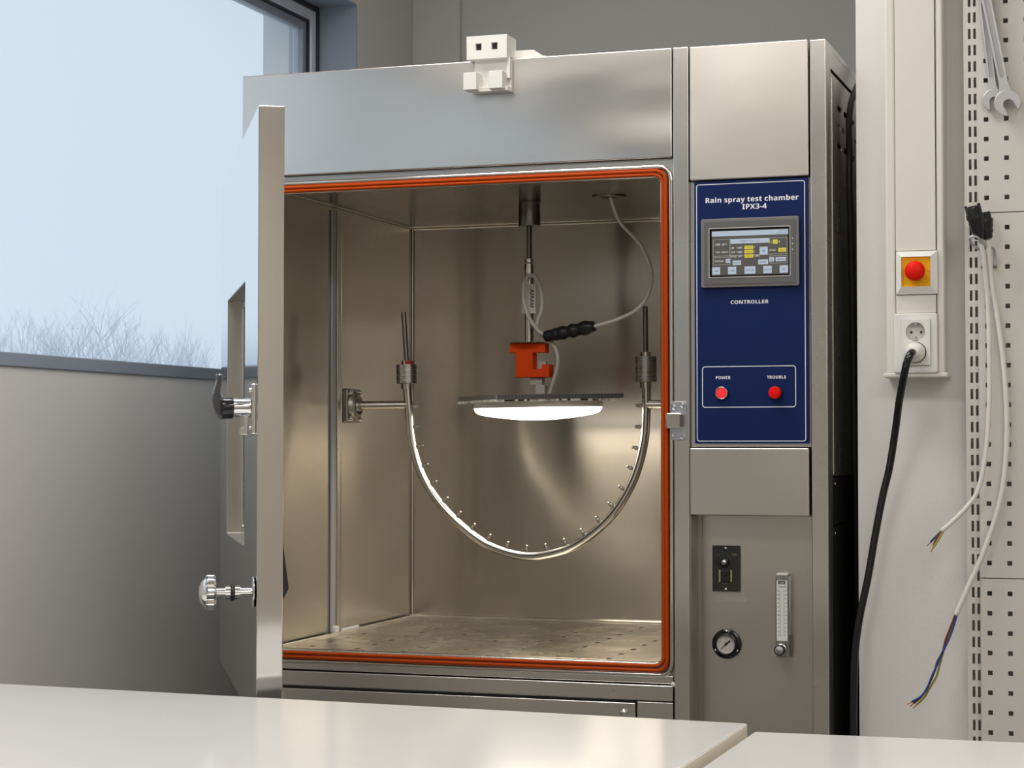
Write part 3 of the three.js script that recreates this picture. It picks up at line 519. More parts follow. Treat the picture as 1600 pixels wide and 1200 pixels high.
// the door, swung out about its left edge
{
  const O = V(-0.03, 0, 0.037), U = V(0.51, 0, 0.8602), NN = V(-0.8602, 0, 0.51);
  const mat = new THREE.Matrix4().makeBasis(U, V(0, 1, 0), NN).setPosition(O);
  const W = 1.003, y0 = 0.675, y1 = 1.7305, T = 0.0447;
  const s = rectPath(0, W, y0, y1, 0.003); s.holes.push(rectPath(0.205, 0.71, 0.963, 1.4535, 0.004, THREE.Path));
  const place = (g) => g.applyMatrix4(mat);
  const door = CP('door', place(slab(s, -T, 0, 0.0015)), M.doorSteel, 'open stainless steel door with a recessed window');
  const DP = (n, g, m, l) => part(door, n, place(g), m, l);
  const trim = rectPath(0.203, 0.712, 0.961, 1.4555, 0.004); trim.holes.push(rectPath(0.222, 0.693, 0.98, 1.4365, 0.004, THREE.Path));
  DP('window_rebate', slab(trim, -T + 0.002, -0.03, 0.002), M.steel);
  const lin = rectPath(0.2045, 0.7105, 0.9625, 1.454, 0.003); lin.holes.push(rectPath(0.2065, 0.7085, 0.9645, 1.452, 0.003, THREE.Path));
  DP('window_liner', slab(lin, -0.03, -0.0005, 0), M.linerRough);
  DP('window_glass', slab(rectPath(0.21, 0.705, 0.97, 1.447, 0.002), -0.0385, -0.034, 0), plain([0.05, 0.048, 0.044], 0.25));
  DP('hinge_pin', rod([0.004, 0.8, -0.055], [0.004, 0.92, -0.055], 0.008), M.zinc); DP('hinge_pin', rod([0.004, 1.45, -0.055], [0.004, 1.57, -0.055], 0.008), M.zinc);
  DP('black_wedge', (() => { const w = new THREE.Shape(); w.moveTo(0, 0.985); w.lineTo(-0.0105, 0.905); w.lineTo(0, 0.885); w.closePath(); const g = slab(w, 0, 0.03, 0.001); g.rotateY(Math.PI / 2); const m = new THREE.Matrix4().makeBasis(V(0, 0, 1), V(0, 1, 0), V(-1, 0, 0)); g.rotateY(-Math.PI / 2); g.applyMatrix4(m); g.translate(0.998, 0, -T); return g; })(), M.black, 'black rubber wedge behind the door edge');
  // lever handle
  const hs = 0.955, hy = 1.214;
  DP('handle_plate', slab(rectPath(hs - 0.017, hs + 0.017, hy - 0.047, hy + 0.041, 0.004), 0, 0.0075, 0.0015), M.chrome);
  for (const y of [hy - 0.035, hy + 0.03]) DP('handle_screw', rod([hs, y, 0.0075], [hs, y, 0.0105], 0.0045, 12), M.chrome);
  DP('handle_shaft', rod([hs, hy, 0.0075], [hs, hy, 0.038], 0.0165, 28), M.chrome);
  DP('handle_collar', rod([hs, hy - 0.001, 0.0375], [hs, hy - 0.001, 0.058], 0.0185, 28), M.blackGloss);
  const grip = new THREE.Shape(); grip.moveTo(0.056, hy - 0.02); grip.bezierCurveTo(0.064, hy - 0.02, 0.073, hy - 0.002, 0.074, hy + 0.012); grip.bezierCurveTo(0.074, hy + 0.03, 0.063, hy + 0.045, 0.0665, hy + 0.055); grip.bezierCurveTo(0.067, hy + 0.0585, 0.058, hy + 0.0585, 0.057, hy + 0.055); grip.bezierCurveTo(0.055, hy + 0.04, 0.065, hy + 0.03, 0.056, hy + 0.018); grip.closePath();
  DP('handle_grip', (() => { const g = new THREE.ExtrudeGeometry(grip, { depth: 0.012, bevelEnabled: true, bevelSize: 0.004, bevelThickness: 0.006, bevelOffset: -0.003, bevelSegments: 4, curveSegments: 10 }); g.translate(0, 0, -0.006); g.applyMatrix4(new THREE.Matrix4().makeBasis(V(0, 0, 1), V(0, 1, 0), V(-1, 0, 0))); g.translate(hs, 0, 0); g.deleteAttribute('uv'); return toCreasedNormals(g.toNonIndexed(), 0.7); })(), M.gripBlack, 'curved glossy black lever grip');
  const tongue = new THREE.Shape(); tongue.moveTo(0.012, hy - 0.012); tongue.lineTo(0.02, hy - 0.012); tongue.lineTo(0.02, hy - 0.032); tongue.bezierCurveTo(0.027, hy - 0.034, 0.03, hy - 0.044, 0.024, hy - 0.047); tongue.lineTo(0.014, hy - 0.047); tongue.closePath();
  DP('handle_tongue', (() => { const g = slab(tongue, -0.008, 0.008, 0.001); g.applyMatrix4(new THREE.Matrix4().makeBasis(V(0, 0, 1), V(0, 1, 0), V(-1, 0, 0))); g.translate(hs, 0, 0); return g; })(), M.chrome);
  // clamping knob
  const ks = 0.96, ky = 0.8975, shaft = (a, b, r, n = 20) => rod([ks, ky, a], [ks, ky, b], r, n);
  DP('knob_flange', shaft(0, 0.006, 0.028, 28), M.chrome);
  DP('knob_shaft', shaft(0.005, 0.068, 0.0075), M.chrome);
  DP('knob_nut', hexNut([ks, ky, 0.025], [ks, ky, 0.0345], 0.0115), M.chrome); DP('knob_nut', hexNut([ks, ky, 0.041], [ks, ky, 0.05], 0.0115), M.chrome);
  DP('knob_seal', shaft(0.034, 0.0415, 0.0148, 24), M.black);
  const lobes = new THREE.Shape(); for (let k = 0; k <= 96; k++) { const a = (k / 96) * Math.PI * 2, r = 0.0275 + 0.0028 * Math.cos(a * 8); k ? lobes.lineTo(r * Math.cos(a), r * Math.sin(a)) : lobes.moveTo(r, 0); }
  DP('clamp_knob', (() => { const g = slab(lobes, 0.066, 0.084, 0.004); g.translate(ks, ky, 0); const dome = turned([[0.0245, 0], [0.0235, 0.004], [0.018, 0.009], [0.01, 0.012], [0, 0.013]], 32); dome.rotateX(Math.PI / 2); dome.translate(ks, ky, 0.0825); return merge(g, dome); })(), M.chrome, 'fluted chrome clamping knob');
}

// ---------------------------------------------------------------- what hangs in the chamber
{
  const tilt = (g) => { g.translate(-0.54, -1.26, 0.47); g.rotateZ(0.012); g.rotateX(0.014); g.translate(0.54, 1.26, -0.47); return g; };
  const lx = 0.54, lz = -0.47;
  const lamp = thing('round_lamp', 'round white lamp lit under the board inside the steel chamber', 'lamp', [lx, 1.205, lz]);
  part(lamp, 'base_rim', tilt(turned([[0, 0.0], [0.15, 0], [0.1525, -0.002], [0.1525, -0.0155], [0.148, -0.0165], [0, -0.0165]], 72).translate(lx, 1.2535, lz)), M.whitePlastic);
  part(lamp, 'diffuser', tilt(turned([[0.1515, 0], [0.15, -0.0055], [0.146, -0.011], [0.138, -0.0155], [0.12, -0.0195], [0.08, -0.025], [0.04, -0.0288], [0, -0.0298]], 72).translate(lx, 1.2375, lz)), plain([0.8, 0.8, 0.78], 0.4, { emissive: LAMP_COLOR.clone().lerp(new THREE.Color(1, 1, 1), 0.45), emissiveIntensity: LAMP_GLOW }), 'glowing white diffuser');
  // board above it, corner towards the viewer
  const bx = 0.5465, bz = -0.455, turn = (g) => { g.rotateY(0.63); g.translate(bx, 0, bz); return tilt(g); };
  const board = thing('mounting_board', 'square grey fluted plastic board with ragged edges fixed above the lamp', 'board', [bx, 1.255, bz]);
  part(board, 'sheet', turn(box(-0.152, 0.152, 1.2555, 1.267, -0.152, 0.152, 0.001)), plain([0.28, 0.26, 0.235], 0.6));
  const r = rng(5), flutes = []; for (let k = 0; k < 38; k++) { const x = -0.148 + k * 0.008; flutes.push(box(x, x + 0.007, 1.2562, 1.2663, 0.1515, 0.1528, 0)); }
  part(board, 'fluted_edge', turn(merge(flutes)), plain([0.09, 0.085, 0.08], 0.7));
  const shreds = []; for (let k = 0; k < 46; k++) { const a = r(), side = k % 2; const x = side ? -0.15 + 0.3 * a : -0.151; const z = side ? 0.15 : 0.15 - 0.3 * a; const l = 0.003 + 0.006 * r(); shreds.push(box(x - l, x + l, 1.2515 - 0.002 * r(), 1.2556, z - l, z + 0.001, 0.0006)); }
  shreds.push(box(0.13, 0.14, 1.249, 1.2556, 0.14, 0.151, 0.001), box(-0.152, -0.135, 1.2495, 1.2556, 0.135, 0.151, 0.001));
  part(board, 'tape_shreds', turn(merge(shreds)), plain([0.75, 0.72, 0.66], 0.7), 'torn white tape along the lower edge');
  part(board, 'clip_block', box(0.5265, 0.5568, 1.2905, 1.3072, -0.47, -0.448, 0.001), plain([0.5, 0.48, 0.45], 0.5), 'grey clip block');
  part(board, 'clip_block', box(0.5425, 0.5648, 1.264, 1.2905, -0.468, -0.444, 0.001), plain([0.55, 0.53, 0.5], 0.5), 'grey clip block');
  part(board, 'clip_arm', box(0.538, 0.5585, 1.3075, 1.347, -0.485, -0.472, 0.001), plain([0.62, 0.6, 0.56], 0.5), 'grey clip arm');
  // orange bracket
  const b = new THREE.Shape(); [[0.4806, 1.3875], [0.4806, 1.3662], [0.495, 1.3662], [0.495, 1.3082], [0.5788, 1.3082], [0.5788, 1.3375], [0.5602, 1.3375], [0.5602, 1.3275], [0.5378, 1.3275], [0.5378, 1.3662], [0.568, 1.3662], [0.568, 1.3875]].forEach(([x, y], i) => (i ? b.lineTo(x, y) : b.moveTo(x, y)));
  b.closePath();
  single('hook_bracket', 'bright orange plastic hook bracket between the steel rod and the board', 'bracket', merge(slab(b, -0.47, -0.436, 0.0012)), M.orangePrint);
  // cable from the port to the lamp
  const cable = thing('lamp_cable', 'white cable looping from the chamber ceiling through a black connector to the lamp', 'cable', [0.6, 1.265, -0.43]);
  part(cable, 'sheath', tube([[0.737, 1.7195, -0.405], [0.741, 1.7, -0.412], [0.755, 1.662, -0.425], [0.8009, 1.6086, -0.435], [0.8266, 1.5411, -0.435], [0.8159, 1.4896, -0.43], [0.7929, 1.4605, -0.425], [0.7469, 1.4385, -0.42], [0.69, 1.4225, -0.418]], 0.0042, { segments: 90 }), M.whiteCable);
  part(cable, 'sheath', tube([[0.579, 1.402, -0.42], [0.5595, 1.414, -0.42], [0.5442, 1.4329, -0.418], [0.5275, 1.463, -0.42], [0.5188, 1.5, -0.424], [0.521, 1.53, -0.426], [0.531, 1.546, -0.427], [0.544, 1.545, -0.427], [0.557, 1.525, -0.427], [0.564, 1.49, -0.427], [0.562, 1.462, -0.427], [0.5525, 1.438, -0.428], [0.5515, 1.42, -0.43], [0.565, 1.405, -0.433], [0.584, 1.3905, -0.435], [0.5972, 1.366, -0.437], [0.5992, 1.337, -0.437], [0.5905, 1.308, -0.44], [0.576, 1.268, -0.445]], 0.0046, { segments: 150 }), M.greyCable);
  const A = V(0.571, 1.4015, -0.42), B = V(0.6945, 1.424, -0.418), L = A.distanceTo(B);
  const prof = [[0, 0], [0.009, 0.001], [0.0115, 0.004], [0.0125, 0.012], [0.0125, 0.02], [0.0118, 0.022], [0.0135, 0.027], [0.014, 0.034], [0.0122, 0.038], [0.0148, 0.042], [0.0148, 0.052], [0.012, 0.056], [0.012, 0.064], [0.0152, 0.068], [0.0152, 0.076], [0.0128, 0.08], [0.0128, 0.09], [0.0146, 0.094], [0.0142, 0.108], [0.0125, 0.116], [0.011, L], [0.005, L], [0.0045, L - 0.006], [0, L - 0.006]];
  const con = part(cable, 'connector', aim(turned(prof.map(([x, y]) => [x * 1.1, y]), 28), A, B.clone().sub(A)), M.black, 'black ribbed waterproof connector');
  const ribs = []; for (let k = 0; k < 12; k++) { const a = (k / 12) * Math.PI * 2; const g = box(-0.001, 0.001, 0.095, 0.109, 0.0145, 0.0168, 0.0005); g.rotateY(a); ribs.push(aim(g, A, B.clone().sub(A))); }
  part(con, 'grip_rib', merge(ribs), M.black).userData.kind = 'stuff';
  const tagArt = canvas(128, 256, (c) => { c.fillStyle = '#d5d1ca'; c.fillRect(0, 0, 128, 256); c.fillStyle = '#1a1816'; c.font = 'bold 52px sans-serif'; c.translate(96, 128); c.rotate(Math.PI / 2); c.textAlign = 'center'; c.textBaseline = 'middle'; c.scale(0.98, 0.9); c.fillText('AIRAM', 0, 0); });
  const tg = box(0.5093, 0.5442, 1.4585, 1.5273, -0.4395, -0.4389, 0), tu = tg.attributes.uv, tp = tg.attributes.position; for (let i = 0; i < tu.count; i++) tu.setXY(i, (tp.getX(i) - 0.5093) / 0.0349, (tp.getY(i) - 1.4585) / 0.0688);
  part(cable, 'paper_tag', tg, new THREE.MeshStandardMaterial({ map: tagArt, roughness: 0.6 }), 'white paper tag with black lettering');
}
// small white figure on the chamber's top edge
{
  const f = thing('block_figure', 'white blocky plastic figure with two square eyes sitting on the chamber top edge', 'figurine', [0.595, 1.898, 0.012]);
  const head = rectPath(0.5426, 0.633, 1.9672, 2.017, 0); for (const x of [0.5627, 0.5985]) head.holes.push(rectPath(x, x + 0.0133, 1.9862, 2.0008, 0, THREE.Path));
  part(f, 'head', merge(slab(head, 0.018, 0.03, 0.0006), box(0.5426, 0.633, 1.972, 2.017, -0.033, 0.0185, 0.0012), box(0.5426, 0.633, 1.9672, 1.9735, 0.004, 0.0185, 0.0008)), M.whitePrint);
  for (const x of [0.5627, 0.5985]) part(f, 'eye', box(x - 0.001, x + 0.0143, 1.9855, 2.0015, 0.0186, 0.0215, 0), plain([0.03, 0.028, 0.025], 0.5), 'dark square eye');
  part(f, 'torso', box(0.554, 0.6365, 1.8978, 1.968, 0.0015, 0.012, 0.001), M.whitePrint);
  part(f, 'arm', box(0.629, 0.6365, 1.925, 1.968, 0.0118, 0.02, 0.001), M.whitePrint);
  part(f, 'seat', box(0.5545, 0.636, 1.8975, 1.907, 0.0115, 0.03, 0.001), M.whitePrint);
  part(f, 'leg', box(0.5415, 0.571, 1.9, 1.937, 0.012, 0.048, 0.001), M.whitePrint); part(f, 'leg', box(0.5985, 0.629, 1.9, 1.937, 0.012, 0.048, 0.001), M.whitePrint);
  const tail = new THREE.Shape(); tail.moveTo(0.62, 1.9712); tail.lineTo(0.706, 1.9712); tail.lineTo(0.704, 1.9755); tail.lineTo(0.697, 1.9762); tail.lineTo(0.692, 1.9795); tail.lineTo(0.676, 1.99); tail.lineTo(0.62, 1.99); tail.closePath();
  part(f, 'tail', slab(tail, -0.045, -0.018, 0.0008), M.whitePrint);
}

// ---------------------------------------------------------------- tables in front
function table(name, label, x0, x1, z0, z1, top, edgeRight, skew) {
  const t = thing(name, label, 'table', [(x0 + x1) / 2, 0, (z0 + z1) / 2], 'white laboratory tables');
  const q = new THREE.Shape(); [[x0, -z1], [x1, -z1], [x1, -z0 - skew / 2], [x0, -z0 + skew / 2]].forEach(([x, y], i) => (i ? q.lineTo(x, y) : q.moveTo(x, y))); q.closePath();
  const top_ = slab(q, top - 0.026, top, 0.0025); top_.rotateX(-Math.PI / 2);
  part(t, 'tabletop', metres(top_), M.laminate);
  part(t, 'edge_band', box(edgeRight ? x1 : x0 - 0.0012, edgeRight ? x1 + 0.0012 : x0, top - 0.024, top - 0.002, z0 + 0.004 + (edgeRight ? skew : -skew) / 2, z1 - 0.003, 0), M.edgeBand);
  for (const x of [x0 + 0.06, x1 - 0.06]) for (const z of [z0 + 0.06, z1 - 0.06]) part(t, 'leg', box(x - 0.02, x + 0.02, 0, top - 0.06, z - 0.02, z + 0.02, 0.003), M.tableLeg);
  part(t, 'apron', merge(box(x0 + 0.06, x1 - 0.06, top - 0.075, top - 0.027, z0 + 0.05, z0 + 0.07, 0.002), box(x0 + 0.06, x1 - 0.06, top - 0.075, top - 0.027, z1 - 0.07, z1 - 0.05, 0.002)), M.tableLeg);
  return t;
}
{
  table('work_table', 'larger white table nearest the window, its corner overlapping in front', -0.25, 1.357, 1.0195, 1.83, 0.74, true, 0.0735);
  table('work_table', 'slightly lower white table in front of the perforated panels', 1.371, 2.97, 1.0305, 1.83, 0.7305, false, -0.08);
}

// ---------------------------------------------------------------- wall: trunking, emergency stop, socket
{
  const t = thing('cable_trunking', 'off-white vertical cable trunking on the wall beside the steel chamber', 'cable trunking', [1.476, 1.285, -0.0595]);
  part(t, 'trunking_base', merge(box(1.4195, 1.4387, 1.29, CEILING - 0.002, -0.0595, 0.0045, 0.005), box(1.5185, 1.5335, 1.29, CEILING - 0.002, -0.0595, 0.0045, 0.005), box(1.436, 1.521, 1.29, CEILING - 0.002, -0.0595, -0.008, 0)), M.trunk);
  part(t, 'trunking_lid', box(1.4397, 1.5175, 1.5335, CEILING - 0.004, -0.0078, 0.0065, 0.0012), M.trunk);
  part(t, 'trunking_lid', box(1.4397, 1.5175, 1.41, 1.446, -0.0078, 0.0065, 0.0012), M.trunk);
  part(t, 'end_cap', box(1.414, 1.539, 1.283, 1.292, -0.0595, 0.008, 0.003), M.trunk);
  const e = thing('emergency_stop', 'red mushroom emergency stop on a yellow plate in a white frame', 'button', [1.481, 1.447, 0.003]);
  const corner = [[1.4405, 1.447], [1.521, 1.447], [1.521, 1.532], [1.4405, 1.532]], inside = [[1.4515, 1.4615], [1.508, 1.4615], [1.508, 1.5205], [1.4515, 1.5205]], v = [];
  for (let k = 0; k < 4; k++) {                                            // four mitred sides sloping up to the inner edge
    const a = corner[k], b = corner[(k + 1) % 4], c = inside[(k + 1) % 4], d = inside[k], lo = 0.0035, q = (A, B, C, D) => v.push(...A, ...B, ...C, ...A, ...C, ...D);
    q([...a, 0.011], [...b, 0.011], [...c, 0.018], [...d, 0.018]); q([...a, lo], [...b, lo], [...b, 0.011], [...a, 0.011]); q([...d, 0.018], [...c, 0.018], [...c, lo], [...d, lo]); q([...d, lo], [...c, lo], [...b, lo], [...a, lo]);
  }
  const fr = new THREE.BufferGeometry(); fr.setAttribute('position', new THREE.Float32BufferAttribute(v, 3)); fr.computeVertexNormals();
  part(e, 'frame', metres(fr), M.whitePlastic);
  part(e, 'yellow_plate', box(1.4505, 1.509, 1.4605, 1.5215, 0.006, 0.0145, 0.0005), matte([0.85, 0.4, 0.01], 0.5, 0.3), 'yellow plate');
  part(e, 'button_neck', rod([1.4795, 1.4915, 0.0145], [1.4795, 1.4915, 0.026], 0.0115, 24), M.black);
  part(e, 'mushroom_button', aim(turned([[0, 0], [0.017, 0], [0.0195, 0.002], [0.0198, 0.006], [0.0178, 0.0105], [0.012, 0.014], [0.005, 0.0156], [0, 0.016]], 40), V(1.4795, 1.4915, 0.025), V(0, 0, 1)), matte([0.82, 0.012, 0.004], 0.45, 0.3), 'red mushroom button');
  part(e, 'screw', rod([1.5035, 1.492, 0.0142], [1.5035, 1.492, 0.0152], 0.0014, 10), M.zinc);
  const s = thing('socket_outlet', 'white double wall socket with its lower outlet in use', 'socket', [1.478, 1.29, 0.003]);
  const sf = rectPath(1.4355, 1.5205, 1.291, 1.4095, 0.005); sf.holes.push(rectPath(1.4525, 1.505, 1.3085, 1.3955, 0, THREE.Path));
  part(s, 'frame', slab(sf, 0.0035, 0.013, 0.003), M.whitePlastic);
  const fc = rectPath(1.4505, 1.507, 1.3065, 1.3975, 0.002); const cx = 1.4785, up = 1.372, lo = 1.3315;
  for (const y of [up, lo]) { const h = new THREE.Path(); h.absellipse(cx, y, 0.0187, 0.0187, 0, Math.PI * 2); fc.holes.push(h); }
  part(s, 'face_plate', slab(fc, 0.0125, 0.0185, 0.0008, 32), M.whitePlastic);
  const well = part(s, 'socket_well', turned([[0.0187, 0], [0.0182, -0.012], [0, -0.012]], 36).rotateX(Math.PI / 2).translate(cx, up, 0.0175), plain([0.66, 0.65, 0.62], 0.4));
  for (const dx of [-0.0095, 0.0095]) part(well, 'pin_hole', rod([cx + dx, up, 0.0048], [cx + dx, up, 0.0062], 0.0026, 14), M.black);
  for (const dy of [-0.0165, 0.0165]) part(well, 'earth_clip', box(cx - 0.004, cx + 0.004, up + dy - 0.0022, up + dy + 0.0022, 0.0055, 0.0165, 0.0008), M.zinc);
  part(well, 'screw', rod([cx, up - 0.0105, 0.0052], [cx, up - 0.0105, 0.0068], 0.0022, 12), M.zinc);
  const p = thing('power_cord', 'thick black power cord with white plug running from the socket down beside the chamber', 'power cord', [1.42, 0.3, 0.02]);
  part(p, 'plug', aim(turned([[0, 0], [0.0175, 0], [0.0178, 0.012], [0.0195, 0.0125], [0.0195, 0.024], [0.0165, 0.03], [0.0105, 0.034], [0.0095, 0.038], [0, 0.038]], 36), V(cx, lo, 0.006), V(0, 0, 1)), M.whitePlastic, 'round white plug');
  part(p, 'plug_seam', aim(turned([[0.0188, 0.0122], [0.0206, 0.0124], [0.0206, 0.0132], [0.0188, 0.0134]], 36), V(cx + 0.0006, lo, 0.006), V(0, 0, 1)), M.black);
  part(p, 'sheath', tube([[1.4765, 1.331, 0.036], [1.474, 1.328, 0.056], [1.468, 1.313, 0.062], [1.4605, 1.286, 0.054], [1.4475, 1.235, 0.03], [1.4375, 1.183, 0.008], [1.4215, 1.1, -0.01], [1.41, 1.057, -0.016], [1.3935, 0.9765, -0.02], [1.377, 0.8846, -0.022], [1.359, 0.7987, -0.022], [1.3508, 0.7348, -0.022], [1.347, 0.65, -0.024], [1.345, 0.5, -0.03], [1.34, 0.32, -0.035]], 0.0075, { segments: 140, sides: 14 }), M.blackGloss);
  const c = single('side_cable', 'dark cable hanging down along the slotted right side of the chamber', 'cable', tube([[1.328, 1.99, -0.42], [1.324, 1.945, -0.33], [1.32, 1.9125, -0.275], [1.3165, 1.8716, -0.2264], [1.315, 1.825, -0.2073], [1.315, 1.773, -0.2129], [1.315, 1.6831, -0.2111], [1.3155, 1.617, -0.2202], [1.3165, 1.48, -0.232], [1.317, 1.2, -0.25], [1.317, 0.8, -0.27]], 0.0068, { segments: 110 }), plain([0.03, 0.03, 0.032], 0.4));
}

// ---------------------------------------------------------------- perforated panels, tools and loose cables
{
  const up = thing('slotted_upright', 'narrow white slotted upright rail beside the perforated panels', 'upright rail', [1.587, 0, -0.0595]);
  const s = rectPath(1.5715, 1.6035, 0.02, 2.6, 0);
  for (let k = 0; k < 78; k++) { const y = 0.05 + 0.00262 + k * 0.03235; for (const x of [1.5803, 1.5905]) s.holes.push(rectPath(x, x + 0.0052, y - 0.0102, y + 0.0102, 0, THREE.Path)); }
  part(up, 'slotted_face', slab(s, -0.018, -0.016, 0), M.perfSheet);
  part(up, 'channel_side', box(1.5715, 1.573, 0.02, 2.6, -0.0595, -0.0181, 0), M.perfSheet); part(up, 'channel_side', box(1.602, 1.6035, 0.02, 2.6, -0.0595, -0.0181, 0), M.perfSheet);
  const LAB = ['lowest white perforated panel below the lower horizontal joint', 'middle white perforated panel behind the hanging cables', 'topmost white perforated panel behind the hanging spanners'];
  [[0.178, 0.8895], [0.8915, 1.603], [1.605, 2.3165]].forEach(([y0, y1], i) => {
    const t = thing('perforated_panel', LAB[i], 'tool panel', [2.04, y0, -0.012], 'white perforated tool panels');
    const sh = rectPath(1.5985, 2.498, y0, y1, 0.002), P = 0.0385;
    for (let a = 0; a < 23; a++) for (let b = 0; b < 18; b++) { const x = 1.6155 + a * P, y = y1 - 0.0285 - b * P; sh.holes.push(rectPath(x - 0.0045, x + 0.0045, y - 0.0045, y + 0.0045, 0, THREE.Path)); }
    part(t, 'perforated_sheet', slab(sh, -0.0015, 0, 0), M.perfSheet);
    part(t, 'folded_edge', merge(box(1.5985, 2.498, y1 - 0.0015, y1, -0.0145, -0.0015, 0), box(1.5985, 2.498, y0, y0 + 0.0015, -0.0145, -0.0015, 0), box(1.5985, 1.6, y0, y1, -0.0145, -0.0015, 0), box(2.4965, 2.498, y0, y1, -0.0145, -0.0015, 0)), M.perfSheet);
  });
  // open-ended spanners hanging from a hook above
  const spanner = (label, x, y, lean, z, scale, spin) => {
    const sp = thing('spanner', label, 'spanner', [x, y, z], 'open-ended spanners on the panel');
    const hR = 0.0245, jaw = 0.0095, head = new THREE.Shape();              // head centred on the origin, jaws down, turned a little
    const a0 = -Math.PI / 2 + 0.42, a1 = -Math.PI / 2 - 0.42 + Math.PI * 2;
    head.absarc(0, 0, hR, a0, a1, false); head.lineTo(-jaw, -0.008); head.absarc(0, -0.004, jaw, Math.PI, 0, true); head.closePath();
    const hd = slab(head, -0.0045, 0.0045, 0.0012, 28); hd.rotateZ(spin);
    const handle = new THREE.Shape(); handle.moveTo(-0.0125, 0.018); handle.quadraticCurveTo(-0.0088, 0.03, -0.0084, 0.045); handle.lineTo(-0.0092, 0.235); handle.lineTo(0.0092, 0.235); handle.lineTo(0.0084, 0.045); handle.quadraticCurveTo(0.0088, 0.03, 0.0125, 0.018); handle.closePath();
    const inner = new THREE.Path(); inner.moveTo(-0.0052, 0.052); inner.lineTo(-0.006, 0.215); inner.lineTo(0.006, 0.215); inner.lineTo(0.0052, 0.052); inner.absarc(0, 0.052, 0.0052, 0, Math.PI, true); handle.holes.push(inner);
    const web = rectPath(-0.0072, 0.0072, 0.046, 0.216, 0.002);
    const ring = new THREE.Shape(); ring.absellipse(0, 0.252, 0.02, 0.02, 0, Math.PI * 2); const hole = new THREE.Path(); hole.absellipse(0, 0.252, 0.012, 0.012, 0, Math.PI * 2); ring.holes.push(hole);
    const set = (g) => { g.scale(scale, scale, 1); g.rotateZ(lean); g.translate(x, y, z); return g; };
    const body = part(sp, 'jaw_head', set(hd), M.chromeSatin, null); 
    part(sp, 'handle', set(slab(handle, -0.0042, 0.0042, 0.0012)), M.chromeSatin);
    part(sp, 'handle_web', set(slab(web, -0.0018, 0.0018, 0.0003)), M.spannerWeb);
    part(sp, 'ring_end', set(slab(ring, -0.005, 0.005, 0.001, 28)), M.chromeSatin);
    return body;
  };
  M.chromeSatin = plain([0.52, 0.52, 0.53], 0.42, { metalness: 1 }); M.spannerWeb = plain([0.4, 0.4, 0.41], 0.5, { metalness: 1 });
  spanner('larger bright steel open-ended spanner hanging in front of another one', 1.6585, 1.8135, 0.185, 0.024, 1.04, 0.32);
  spanner('spanner half hidden behind the larger one, nearer the slotted rail', 1.632, 1.8235, 0.1, 0.0085, 0.9, 0.0);
  const h1 = thing('tool_hook', 'steel peg at the top of the photo carrying the two spanners', 'hook', [1.61, 2.06, 0]);
  part(h1, 'peg', tube([[1.6085, 2.066, -0.003], [1.6085, 2.066, 0.03], [1.6085, 2.0675, 0.045], [1.6085, 2.076, 0.05]], 0.003), M.zinc);
  part(h1, 'back_plate', slab(rectPath(1.6, 1.624, 2.05, 2.085, 0.003), 0, 0.002, 0.0005), M.zinc);
  // wire hook holding the connectors
  const h2 = thing('tool_hook', 'bent steel wire hook holding two black cable connectors', 'hook', [1.615, 1.495, 0]);
  part(h2, 'wire', tube([[1.6075, 1.4985, 0.003], [1.6075, 1.515, 0.004], [1.6075, 1.527, 0.008], [1.6, 1.532, 0.03], [1.59, 1.541, 0.05], [1.5885, 1.5475, 0.056], [1.594, 1.5525, 0.058], [1.602, 1.551, 0.056], [1.609, 1.544, 0.05], [1.618, 1.536, 0.03], [1.629, 1.5315, 0.01], [1.6305, 1.52, 0.004], [1.6305, 1.4985, 0.003]], 0.0027, { segments: 90 }), M.zinc);
  part(h2, 'wire_foot', box(1.6035, 1.6115, 1.4955, 1.4995, 0.0003, 0.007, 0.001), M.gunmetal); part(h2, 'wire_foot', box(1.6265, 1.6345, 1.4955, 1.4995, 0.0003, 0.007, 0.001), M.gunmetal);
  const hang = (label, pts, A, B, r, wires) => {
    const t = thing('loose_cable', label, 'cable', [pts[pts.length - 1][0], pts[pts.length - 1][1], 0.03], 'loose white cables on the hook');
    part(t, 'sheath', tube(pts, r, { segments: 130, sides: 12, caps: true }), M.whiteCable);
    const a = V(...A), b = V(...B), L = a.distanceTo(b), k = L / 0.07;
    const con = part(t, 'connector', aim(turned([[0, 0], [0.0075, 0], [0.0095, 0.004], [0.0105, 0.014], [0.0125, 0.018], [0.0125, 0.03], [0.0142, 0.033], [0.0142, 0.042], [0.0162, 0.045], [0.0162, 0.053], [0.0138, 0.056], [0.0138, 0.07], [0.0115, 0.07], [0.0112, 0.058], [0, 0.058]].map(([x, y]) => [x * 1.06, y * k]), 28), a, b.clone().sub(a)), M.black, 'black round cable connector');
    const clips = []; for (const q of [0.4, 2.4, 4.4]) { const g = box(-0.003, 0.003, 0.05 * k, 0.074 * k, 0.0135, 0.0165, 0.0008); g.rotateY(q); clips.push(aim(g, a, b.clone().sub(a))); }
    for (const g of clips) part(con, 'latch_clip', g, M.black);
    const pin = aim(turned([[0, 0.05 * k], [0.003, 0.05 * k], [0.003, 0.068 * k], [0, 0.069 * k]], 12), a.clone().add(V(0.002, 0, 0.004)), b.clone().sub(a)); part(con, 'contact_pin', pin, M.zinc);
    wires.forEach(([p, m], i) => {
      const w = part(t, ['brown_wire', 'blue_wire', 'earth_wire'][i], tube(p, 0.0021, { segments: 40, sides: 8 }), m);
      const e = p[p.length - 1], q = p[p.length - 2], d = V(...e).sub(V(...q)).normalize();
      part(w, 'copper_end', rod(e, V(...e).addScaledVector(d, 0.011).toArray(), 0.0012, 8), M.copper);
    });
  };
